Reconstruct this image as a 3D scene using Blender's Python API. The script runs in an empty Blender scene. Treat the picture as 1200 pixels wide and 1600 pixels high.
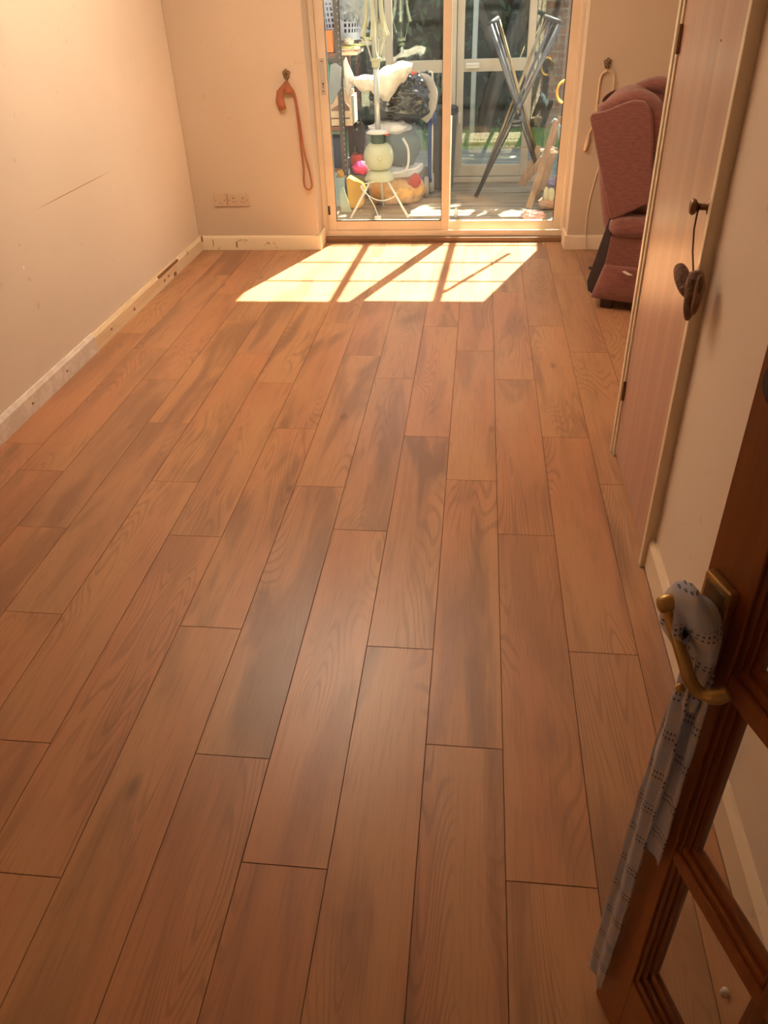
import bpy, bmesh, math, random
from mathutils import Vector, Matrix, noise
random.seed(7)
C = bpy.context.scene.collection
S = bpy.context.scene
PI = math.pi

# ------------------------------------------------------------------ camera
CAM_H = 1.569
PITCH, YAW, ROLL, FPX = 0.60309318, -0.12921705, -0.03835909, 1204.338
cp, sp_, cy, sy = math.cos(PITCH), math.sin(PITCH), math.cos(YAW), math.sin(YAW)
fwd = Vector((sy*cp, cy*cp, -sp_)); rt = Vector((cy, -sy, 0)); up = rt.cross(fwd)
cr, sr = math.cos(ROLL), math.sin(ROLL)
r2 = cr*rt + sr*up; u2 = -sr*rt + cr*up
cam = bpy.data.cameras.new('camera'); camo = bpy.data.objects.new('camera', cam); C.objects.link(camo)
cam.sensor_fit = 'VERTICAL'; cam.sensor_height = 24.0; cam.lens = FPX/1600*24.0
cam.clip_start = 0.02; cam.clip_end = 200
mw = Matrix(((r2.x, u2.x, -fwd.x, 0), (r2.y, u2.y, -fwd.y, 0), (r2.z, u2.z, -fwd.z, CAM_H), (0, 0, 0, 1)))
camo.matrix_world = mw
S.camera = camo

# ------------------------------------------------------------------ light
S.view_settings.view_transform = 'Standard'; S.view_settings.look = 'None'
S.view_settings.gamma = 1; S.view_settings.exposure = 0.0
try: S.view_settings.use_curve_mapping = False
except Exception: pass
w = bpy.data.worlds.new('world'); S.world = w; w.use_nodes = True
wn = w.node_tree.nodes; wl = w.node_tree.links
sky = wn.new('ShaderNodeTexSky'); sky.sky_type = 'NISHITA'; sky.sun_disc = False
sky.sun_elevation = math.radians(56); sky.sun_rotation = math.radians(20); sky.dust_density = 3.0
wn['Background'].inputs['Strength'].default_value = 0.38
wmix = wn.new('ShaderNodeMixRGB'); wmix.inputs[0].default_value = 0.12
wmix.inputs[2].default_value = (6.0, 4.8, 3.4, 1)
wl.new(sky.outputs[0], wmix.inputs[1]); wl.new(wmix.outputs[0], wn['Background'].inputs[0])

FILL_W = 78
KX, KY = 0.355*0.70, 0.70            # ground shift of a shadow per metre of height
sun = bpy.data.lights.new('sun', 'SUN'); suno = bpy.data.objects.new('sun', sun); C.objects.link(suno)
sun.energy = 50.0; sun.angle = math.radians(0.6); sun.color = (1.0, 0.90, 0.72)
suno.rotation_euler = Vector((-KX, -KY, -1)).to_track_quat('-Z', 'Y').to_euler()
suno.location = (2, 12, 8)

# ------------------------------------------------------------------ materials
MATS = {}
def nodes(name):
    m = bpy.data.materials.new(name); m.use_nodes = True
    nt = m.node_tree; b = nt.nodes['Principled BSDF']
    MATS[name] = m
    return m, nt, b
def mat(name, col, rough=0.6, metal=0.0, var=0.12, nscale=8.0, bump=0.0, bscale=60.0, stretch=(1, 1, 1), spec=0.5,
        sheen=0.0, trans=0.0, alpha=1.0, coat=0.0, col2=None):
    m, nt, b = nodes(name); N, L = nt.nodes, nt.links
    tc = N.new('ShaderNodeTexCoord'); mp = N.new('ShaderNodeMapping'); mp.inputs['Scale'].default_value = stretch
    L.new(tc.outputs['Object'], mp.inputs[0])
    nz = N.new('ShaderNodeTexNoise'); nz.inputs['Scale'].default_value = nscale; nz.inputs['Detail'].default_value = 4
    L.new(mp.outputs[0], nz.inputs[0])
    rp = N.new('ShaderNodeValToRGB'); e = rp.color_ramp.elements
    e[0].position, e[1].position = 0.3, 0.7
    lo = col2 if col2 else [c*(1-var) for c in col]
    e[0].color = (*lo, 1); e[1].color = (*[min(1, c*(1+(0 if col2 else var))) for c in col], 1)
    L.new(nz.outputs[0], rp.inputs[0]); L.new(rp.outputs[0], b.inputs['Base Color'])
    b.inputs['Roughness'].default_value = rough; b.inputs['Metallic'].default_value = metal
    b.inputs['Specular IOR Level'].default_value = spec
    if sheen: b.inputs['Sheen Weight'].default_value = sheen
    if trans: b.inputs['Transmission Weight'].default_value = trans
    if coat: b.inputs['Coat Weight'].default_value = coat
    if alpha < 1: b.inputs['Alpha'].default_value = alpha
    if bump:
        n2 = N.new('ShaderNodeTexNoise'); n2.inputs['Scale'].default_value = bscale; n2.inputs['Detail'].default_value = 3
        L.new(mp.outputs[0], n2.inputs[0])
        bp = N.new('ShaderNodeBump'); bp.inputs['Strength'].default_value = bump; bp.inputs['Distance'].default_value = 0.01
        L.new(n2.outputs[0], bp.inputs['Height']); L.new(bp.outputs[0], b.inputs['Normal'])
    return m

def math_n(nt, op, a, b=None, clamp=False):
    n = nt.nodes.new('ShaderNodeMath'); n.operation = op; n.use_clamp = clamp
    for i, v in enumerate((a, b)):
        if v is None: continue
        if isinstance(v, (int, float)): n.inputs[i].default_value = v
        else: nt.links.new(v, n.inputs[i])
    return n.outputs[0]
def mix_n(nt, f, a, b):
    n = nt.nodes.new('ShaderNodeMixRGB')
    for i, v in enumerate((f, a, b)):
        if isinstance(v, (int, float)): n.inputs[i].default_value = v
        elif isinstance(v, tuple): n.inputs[i].default_value = (*v, 1)
        else: nt.links.new(v, n.inputs[i])
    return n.outputs[0]
def ramp_n(nt, f, p0, p1):
    n = nt.nodes.new('ShaderNodeMapRange'); n.inputs[1].default_value = p0; n.inputs[2].default_value = p1
    n.interpolation_type = 'SMOOTHSTEP'
    nt.links.new(f, n.inputs[0]); return n.outputs[0]

# laminate plank material, with an offset per plank read from a colour attribute
def laminate():
    m, nt, b = nodes('oak_laminate'); N, L = nt.nodes, nt.links
    tc = N.new('ShaderNodeTexCoord'); at = N.new('ShaderNodeAttribute'); at.attribute_name = 'plank'
    sep = N.new('ShaderNodeSeparateColor'); L.new(at.outputs['Color'], sep.inputs[0])
    off = N.new('ShaderNodeVectorMath'); off.operation = 'SCALE'; off.inputs['Scale'].default_value = 31.0
    L.new(at.outputs['Color'], off.inputs[0])
    ad = N.new('ShaderNodeVectorMath'); ad.operation = 'ADD'
    L.new(tc.outputs['Object'], ad.inputs[0]); L.new(off.outputs[0], ad.inputs[1])
    def noi(sc, det, dist, s=1.0):
        mp = N.new('ShaderNodeMapping'); mp.inputs['Scale'].default_value = sc; L.new(ad.outputs[0], mp.inputs[0])
        n = N.new('ShaderNodeTexNoise'); n.inputs['Scale'].default_value = s; n.inputs['Detail'].default_value = det
        n.inputs['Distortion'].default_value = dist; L.new(mp.outputs[0], n.inputs[0]); return n.outputs[0]
    smoke = ramp_n(nt, noi((6.8, 1.15, 1), 3.5, 0.7), 0.43, 0.66)
    broad = ramp_n(nt, noi((4, 0.9, 1), 2.0, 0.4), 0.35, 0.65)
    fine = noi((260, 9, 1), 2.0, 0.0)
    mid = noi((60, 2.2, 1), 3.0, 0.5)
    rings = noi((7.0, 0.85, 1), 1.0, 0.35)
    wv = math_n(nt, 'SINE', math_n(nt, 'MULTIPLY', rings, 190.0))
    wmask = ramp_n(nt, noi((5, 1.3, 1), 1.0, 0.2), 0.47, 0.62)
    wvf = math_n(nt, 'MULTIPLY', ramp_n(nt, wv, 0.1, 1.0), math_n(nt, 'MULTIPLY', wmask, 0.34))
    base = mix_n(nt, broad, (0.49, 0.250, 0.118), (0.47, 0.212, 0.104))
    base = mix_n(nt, math_n(nt, 'MULTIPLY', sep.outputs[1], 0.5), base, (0.37, 0.215, 0.122))
    base = mix_n(nt, math_n(nt, 'MULTIPLY', smoke, math_n(nt, 'ADD', 0.36, math_n(nt, 'MULTIPLY', sep.outputs[0], 0.36))), base, (0.165, 0.078, 0.050))
    base = mix_n(nt, wvf, base, (0.17, 0.08, 0.045))
    base = mix_n(nt, math_n(nt, 'MULTIPLY', ramp_n(nt, fine, 0.5, 0.75), 0.22), base, (0.16, 0.07, 0.035))
    base = mix_n(nt, math_n(nt, 'MULTIPLY', ramp_n(nt, mid, 0.52, 0.75), 0.20), base, (0.16, 0.075, 0.04))
    # knots
    mp = N.new('ShaderNodeMapping'); mp.inputs['Scale'].default_value = (3.6, 1.5, 1); L.new(ad.outputs[0], mp.inputs[0])
    vo = N.new('ShaderNodeTexVoronoi'); vo.inputs['Scale'].default_value = 1.0; L.new(mp.outputs[0], vo.inputs[0])
    kn = math_n(nt, 'SUBTRACT', 1.0, ramp_n(nt, vo.outputs['Distance'], 0.015, 0.085))
    kn = math_n(nt, 'MULTIPLY', kn, 0.55)
    base = mix_n(nt, kn, base, (0.09, 0.045, 0.03))
    L.new(base, b.inputs['Base Color'])
    b.inputs['Specular IOR Level'].default_value = 0.5
    rr = math_n(nt, 'ADD', 0.25, math_n(nt, 'MULTIPLY', fine, 0.16)); L.new(rr, b.inputs['Roughness'])
    bp = N.new('ShaderNodeBump'); bp.inputs['Strength'].default_value = 0.22; bp.inputs['Distance'].default_value = 0.001
    L.new(fine, bp.inputs['Height']); L.new(bp.outputs[0], b.inputs['Normal'])
    return m
laminate()

def wall_paint(name, col, scuff=False):
    m, nt, b = nodes(name); N, L = nt.nodes, nt.links
    tc = N.new('ShaderNodeTexCoord'); nz = N.new('ShaderNodeTexNoise'); nz.inputs['Scale'].default_value = 1.4
    nz.inputs['Detail'].default_value = 5; L.new(tc.outputs['Object'], nz.inputs[0])
    base = mix_n(nt, ramp_n(nt, nz.outputs[0], 0.3, 0.7), tuple(c*0.95 for c in col), col)
    n3 = N.new('ShaderNodeTexNoise'); n3.inputs['Scale'].default_value = 22; n3.inputs['Detail'].default_value = 6
    L.new(tc.outputs['Object'], n3.inputs[0])
    base = mix_n(nt, math_n(nt, 'MULTIPLY', ramp_n(nt, n3.outputs[0], 0.68, 0.74), 0.25), base, (0.42, 0.30, 0.2))
    if scuff:                        # long pencil-like scuff and a chip on the plaster
        sx = N.new('ShaderNodeSeparateXYZ'); L.new(tc.outputs['Object'], sx.inputs[0])
        d = math_n(nt, 'ABSOLUTE', math_n(nt, 'SUBTRACT', sx.outputs[2], 0.7655))
        ln = math_n(nt, 'LESS_THAN', d, 0.0026)
        yc = math_n(nt, 'ABSOLUTE', math_n(nt, 'SUBTRACT', sx.outputs[1], 3.88))
        ln = math_n(nt, 'MULTIPLY', ln, math_n(nt, 'SUBTRACT', 1.0, ramp_n(nt, yc, 0.15, 0.50)))
        base = mix_n(nt, math_n(nt, 'MULTIPLY', ln, 0.75), base, (0.36, 0.24, 0.15))
        dy = math_n(nt, 'POWER', math_n(nt, 'SUBTRACT', sx.outputs[1], 3.229), 2.0)
        dz = math_n(nt, 'POWER', math_n(nt, 'SUBTRACT', sx.outputs[2], 0.575), 2.0)
        base = mix_n(nt, math_n(nt, 'LESS_THAN', math_n(nt, 'ADD', dy, dz), 0.00004), base, (0.95, 0.9, 0.82))
    L.new(base, b.inputs['Base Color']); b.inputs['Roughness'].default_value = 0.75
    b.inputs['Specular IOR Level'].default_value = 0.25
    n2 = N.new('ShaderNodeTexNoise'); n2.inputs['Scale'].default_value = 9; n2.inputs['Detail'].default_value = 8
    L.new(tc.outputs['Object'], n2.inputs[0])
    bp = N.new('ShaderNodeBump'); bp.inputs['Strength'].default_value = 0.12; bp.inputs['Distance'].default_value = 0.01
    L.new(n2.outputs[0], bp.inputs['Height']); L.new(bp.outputs[0], b.inputs['Normal'])
    return m
wall_paint('cream_plaster', (0.78, 0.64, 0.51)); wall_paint('cream_plaster_dimmed', (0.60, 0.47, 0.345))  # far-wall copy of the cream, darkened to stand in for weaker light
wall_paint('cream_plaster_scuffed', (0.78, 0.67, 0.55), True)
wall_paint('ceiling_paint', (0.86, 0.80, 0.72))

def dirty_gloss(name, col, dirt=(0.25, 0.17, 0.1), p0=0.56, p1=0.68, amt=0.6, rough=0.4, sc=9):
    m, nt, b = nodes(name); N, L = nt.nodes, nt.links
    tc = N.new('ShaderNodeTexCoord'); nz = N.new('ShaderNodeTexNoise'); nz.inputs['Scale'].default_value = sc
    nz.inputs['Detail'].default_value = 8; nz.inputs['Roughness'].default_value = 0.7; L.new(tc.outputs['Object'], nz.inputs[0])
    L.new(mix_n(nt, math_n(nt, 'MULTIPLY', ramp_n(nt, nz.outputs[0], p0, p1), amt), col, dirt), b.inputs['Base Color'])
    b.inputs['Roughness'].default_value = rough
    return m
dirty_gloss('skirting_paint', (0.82, 0.66, 0.48), p0=0.62, p1=0.74, amt=0.4)
dirty_gloss('skirting_filler', (0.72, 0.62, 0.52), (0.86, 0.78, 0.68), 0.45, 0.6, 0.8, 0.8, 14)
dirty_gloss('skirting_worn', (0.80, 0.66, 0.46), (0.30, 0.19, 0.10), 0.60, 0.66, 0.75, 0.7, 11)
dirty_gloss('trim_cream', (0.80, 0.66, 0.46), (0.5, 0.36, 0.2), 0.6, 0.75, 0.4, 0.28, 6)

def grain(name, a, b_, sx=(1, 1, 1), sc=1.0, rough=0.4, coat=0.0, spec=0.5, contour=0.0):
    m, nt, b = nodes(name); N, L = nt.nodes, nt.links
    tc = N.new('ShaderNodeTexCoord'); mp = N.new('ShaderNodeMapping'); mp.inputs['Scale'].default_value = sx
    L.new(tc.outputs['Object'], mp.inputs[0])
    n = N.new('ShaderNodeTexNoise'); n.inputs['Scale'].default_value = sc; n.inputs['Detail'].default_value = 5
    n.inputs['Distortion'].default_value = 0.6; L.new(mp.outputs[0], n.inputs[0])
    base = mix_n(nt, ramp_n(nt, n.outputs[0], 0.3, 0.7), a, b_)
    if contour:
        wv = math_n(nt, 'SINE', math_n(nt, 'MULTIPLY', n.outputs[0], 90.0))
        base = mix_n(nt, math_n(nt, 'MULTIPLY', ramp_n(nt, wv, 0, 1), contour), base, tuple(c*0.6 for c in a))
    L.new(base, b.inputs['Base Color']); b.inputs['Roughness'].default_value = rough
    b.inputs['Specular IOR Level'].default_value = spec
    if coat: b.inputs['Coat Weight'].default_value = coat; b.inputs['Coat Roughness'].default_value = 0.25
    return m
grain('teak_veneer', (0.40, 0.20, 0.125), (0.52, 0.28, 0.175), (14, 14, 0.35), 1.0, 0.28, 0.15, spec=0.7, contour=0.10)
grain('varnished_pine', (0.25, 0.066, 0.008), (0.33, 0.098, 0.011), (30, 30, 1.2), 1.0, 0.36, 0.2, contour=0.18)
grain('mahogany_moulding', (0.14, 0.036, 0.006), (0.20, 0.055, 0.009), (40, 40, 1.5), 1.0, 0.3, 0.3)
grain('threshold_wood', (0.20, 0.10, 0.05), (0.28, 0.155, 0.08), (1, 30, 30), 1.0, 0.5)
grain('bare_softwood', (0.78, 0.56, 0.32), (0.86, 0.68, 0.44), (12, 1.0, 30), 1.0, 0.75, contour=0.12)
grain('garden_timber', (0.22, 0.125, 0.07), (0.38, 0.235, 0.14), (20, 20, 2), 1.0, 0.6)
grain('crate_timber', (0.78, 0.60, 0.42), (0.86, 0.74, 0.58), (3, 20, 20), 1.0, 0.7)
grain('leanto_boards', (0.16, 0.12, 0.085), (0.34, 0.28, 0.21), (1.4, 16, 1), 1.0, 0.6, contour=0.25)
grain('deck_boards', (0.20, 0.21, 0.18), (0.33, 0.33, 0.28), (1.6, 12, 1), 1.0, 0.75, contour=0.2)
grain('fence_timber', (0.10, 0.07, 0.06), (0.22, 0.15, 0.12), (14, 14, 1.2), 1.0, 0.85)
grain('tree_bark', (0.05, 0.04, 0.035), (0.14, 0.11, 0.085), (9, 9, 3), 1.0, 0.9)

def glass(name, tint=(0.93, 0.97, 0.95), dirt=0.07, refl=1.0, dirtcol=(0.75, 0.8, 0.8)):
    m = bpy.data.materials.new(name); m.use_nodes = True; nt = m.node_tree; N, L = nt.nodes, nt.links
    N.remove(N['Principled BSDF']); out = N['Material Output']
    tr = N.new('ShaderNodeBsdfTransparent'); tr.inputs[0].default_value = (*tint, 1)
    gl = N.new('ShaderNodeBsdfGlossy'); gl.inputs['Roughness'].default_value = 0.02
    lw = N.new('ShaderNodeLayerWeight'); lw.inputs[0].default_value = 0.5
    fz = math_n(nt, 'ADD', 0.04, math_n(nt, 'MULTIPLY', 0.9, math_n(nt, 'POWER', lw.outputs['Facing'], 5.0)))
    m1 = N.new('ShaderNodeMixShader'); L.new(math_n(nt, 'MULTIPLY', fz, refl), m1.inputs[0])
    L.new(tr.outputs[0], m1.inputs[1]); L.new(gl.outputs[0], m1.inputs[2])
    tl = N.new('ShaderNodeBsdfTranslucent'); tl.inputs[0].default_value = (*dirtcol, 1)
    df = N.new('ShaderNodeBsdfDiffuse'); df.inputs[0].default_value = (*dirtcol, 1)
    md = N.new('ShaderNodeMixShader'); md.inputs[0].default_value = 0.4; L.new(tl.outputs[0], md.inputs[1]); L.new(df.outputs[0], md.inputs[2])
    tc = N.new('ShaderNodeTexCoord'); nz = N.new('ShaderNodeTexNoise'); nz.inputs['Scale'].default_value = 5; nz.inputs['Detail'].default_value = 8
    L.new(tc.outputs['Object'], nz.inputs[0])
    df_ = math_n(nt, 'MULTIPLY', math_n(nt, 'ADD', 0.55, nz.outputs[0]), dirt)
    m2 = N.new('ShaderNodeMixShader'); L.new(df_, m2.inputs[0]); L.new(m1.outputs[0], m2.inputs[1]); L.new(md.outputs[0], m2.inputs[2])
    L.new(m2.outputs[0], out.inputs[0]); MATS[name] = m
    return m
glass('patio_glass', dirt=0.006, dirtcol=(.7, .8, .9)); glass('outer_glass', dirt=0.003, refl=2.0); glass('roof_glass', (0.96, 0.96, 0.94), dirt=0.005)
glass('door_glass', (0.97, 0.97, 0.96), dirt=0.015, refl=0.7)

mat('cream_upvc', (0.72, 0.59, 0.44), 0.35, var=0.04)
mat('white_alu', (0.50, 0.45, 0.38), 0.45, var=0.05)
mat('dark_rubber', (0.04, 0.035, 0.03), 0.8)
mat('gap_dark', (0.09, 0.045, 0.025), 0.9)
mat('brass', (0.50, 0.33, 0.12), 0.32, 0.9, var=0.2, nscale=40)
mat('antique_brass', (0.22, 0.14, 0.06), 0.45, 0.8, var=0.3, nscale=60)
mat('knob_brass', (0.20, 0.11, 0.06), 0.35, 0.8, var=0.2, nscale=60)
mat('lacquer_brown', (0.16, 0.07, 0.035), 0.5)
mat('terracotta_cord', (0.38, 0.13, 0.065), 0.85, bump=0.5, bscale=300)
mat('ivory_cord', (0.78, 0.58, 0.38), 0.8, bump=0.4, bscale=300)
mat('white_cable', (0.80, 0.62, 0.46), 0.5)
mat('socket_plastic', (0.54, 0.40, 0.28), 0.4, var=0.05)
mat('socket_hole', (0.10, 0.05, 0.03), 0.8)
mat('chair_fabric', (0.275, 0.085, 0.060), 0.9, var=0.25, nscale=30, bump=0.6, bscale=500, sheen=0.35, stretch=(1, 1, 4))
mat('chair_lining', (0.06, 0.04, 0.036), 0.9)
mat('chair_foot_wood', (0.05, 0.025, 0.015), 0.5)
mat('tag_white', (0.9, 0.75, 0.68), 0.6)
mat('ornament_wood', (0.20, 0.11, 0.07), 0.8, var=0.35, nscale=25, bump=0.8, bscale=90)
mat('dark_string', (0.08, 0.04, 0.025), 0.9)

def cloth_print():
    m, nt, b = nodes('printed_cotton'); N, L = nt.nodes, nt.links
    uv = N.new('ShaderNodeUVMap'); uv.uv_map = 'UVMap'
    sx = N.new('ShaderNodeSeparateXYZ'); L.new(uv.outputs[0], sx.inputs[0])
    nz = N.new('ShaderNodeTexNoise'); nz.inputs['Scale'].default_value = 22; L.new(uv.outputs[0], nz.inputs[0])
    base = mix_n(nt, ramp_n(nt, nz.outputs[0], 0.4, 0.62), (0.52, 0.54, 0.64), (0.62, 0.56, 0.54))
    n2 = N.new('ShaderNodeTexNoise'); n2.inputs['Scale'].default_value = 9; L.new(uv.outputs[0], n2.inputs[0])
    base = mix_n(nt, math_n(nt, 'MULTIPLY', ramp_n(nt, n2.outputs[0], 0.55, 0.72), 0.6), base, (0.44, 0.38, 0.48))
    # uv in metres: rows of stitched dots
    def tri(v, p): return math_n(nt, 'ABSOLUTE', math_n(nt, 'SUBTRACT', math_n(nt, 'FRACT', math_n(nt, 'DIVIDE', v, p)), 0.5))
    ru = tri(sx.outputs[0], 0.0085); rv = tri(sx.outputs[1], 0.0105)
    dot = math_n(nt, 'ADD', math_n(nt, 'POWER', ru, 2.0), math_n(nt, 'POWER', rv, 2.0))
    dot = math_n(nt, 'LESS_THAN', dot, 0.075)
    band = math_n(nt, 'LESS_THAN', math_n(nt, 'FRACT', math_n(nt, 'DIVIDE', sx.outputs[1], 0.080)), 0.27)
    v = math_n(nt, 'MULTIPLY', dot, band)
    base = mix_n(nt, math_n(nt, 'MULTIPLY', v, 0.85), base, (0.08, 0.07, 0.11))
    L.new(base, b.inputs['Base Color']); b.inputs['Roughness'].default_value = 0.9
    return m
cloth_print()

mat('airer_cream', (0.50, 0.50, 0.35), 0.35, var=0.04)
mat('airer_green', (0.045, 0.085, 0.06), 0.4)
mat('airer_pole', (0.55, 0.58, 0.55), 0.3, 0.5, var=0.05)
mat('white_metal', (0.72, 0.69, 0.62), 0.4, var=0.04)
mat('chrome', (0.17, 0.165, 0.165), 0.28, 1.0, var=0.1, nscale=20)
mat('tarnished_chrome', (0.36, 0.27, 0.15), 0.3, 1.0, var=0.2)
mat('grey_angle', (0.11, 0.095, 0.09), 0.6, 0.3, var=0.1)
mat('red_angle', (0.20, 0.05, 0.045), 0.5)
mat('shelf_brown', (0.26, 0.12, 0.08), 0.7)
mat('basket_plastic', (0.50, 0.58, 0.80), 0.4, var=0.04)
mat('orange_card', (0.75, 0.28, 0.08), 0.6)
mat('paper_pink', (0.80, 0.55, 0.45), 0.8); mat('paper_yellow', (0.80, 0.78, 0.28), 0.8); mat('paper_white', (0.9, 0.87, 0.8), 0.8)
mat('paper_cream', (0.82, 0.72, 0.55), 0.8)
mat('teal_plastic', (0.12, 0.42, 0.36), 0.4, alpha=0.8); mat('milky_plastic', (0.42, 0.48, 0.53), 0.3, alpha=0.6, bump=0.6, bscale=12)
mat('white_plastic_bag', (0.92, 0.90, 0.88), 0.35, bump=0.7, bscale=14)
mat('cardboard', (0.45, 0.26, 0.18), 0.8)
mat('box_red', (0.55, 0.08, 0.05), 0.6); mat('pink_plastic', (0.75, 0.05, 0.22), 0.4); mat('dark_blue', (0.03, 0.05, 0.12), 0.5)
mat('yellow_bag', (0.62, 0.31, 0.02), 0.45, bump=0.7, bscale=12)
mat('blue_grey', (0.30, 0.42, 0.46), 0.5); mat('pale_green_sheet', (0.50, 0.58, 0.48), 0.5, alpha=0.75)
mat('fleece', (0.86, 0.76, 0.64), 0.95, var=0.12, nscale=18, bump=1.0, bscale=110, sheen=0.3)
mat('black_polythene', (0.010, 0.010, 0.012), 0.13, bump=0.5, bscale=16, spec=0.8)
mat('clear_polythene', (0.62, 0.64, 0.68), 0.16, bump=1.0, bscale=12, alpha=0.17, spec=0.8)
mat('bag_content_dark', (0.05, 0.055, 0.065), 0.8, var=0.5, nscale=7, col2=(0.10, 0.17, 0.19))
mat('bag_content_orange', (0.80, 0.42, 0.14), 0.7, var=0.3, nscale=14)
mat('bag_content_red', (0.50, 0.07, 0.05), 0.7); mat('bag_content_white', (0.72, 0.70, 0.72), 0.8, bump=0.6, bscale=20)
mat('black_plastic', (0.035, 0.036, 0.04), 0.45); mat('bin_grey', (0.10, 0.095, 0.095), 0.55)
mat('trolley_blue', (0.03, 0.07, 0.25), 0.5); mat('grey_felt', (0.50, 0.46, 0.42), 0.9, bump=0.4, bscale=120)
mat('red_cap', (0.75, 0.08, 0.04), 0.5); mat('wheel_grey', (0.40, 0.36, 0.32), 0.6)
mat('yellow_rope', (0.78, 0.42, 0.05), 0.7, bump=0.5, bscale=200)
mat('cream_rubber', (0.5, 0.46, 0.32), 0.6); mat('pink_cloth', (0.72, 0.42, 0.36), 0.85, bump=0.6, bscale=30)
mat('purple_cloth', (0.22, 0.18, 0.30), 0.9); mat('steel_blue', (0.32, 0.42, 0.48), 0.3, 0.4)
mat('lawn_green', (0.16, 0.34, 0.06), 0.9, var=0.35, nscale=9)
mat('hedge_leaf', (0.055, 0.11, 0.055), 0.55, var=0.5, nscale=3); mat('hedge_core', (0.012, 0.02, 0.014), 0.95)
mat('brick_brown', (0.20, 0.15, 0.12), 0.9, var=0.3, nscale=12, bump=0.5)
mat('fill_bowl_white', (0.9, 0.85, 0.75), 0.6)

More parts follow.
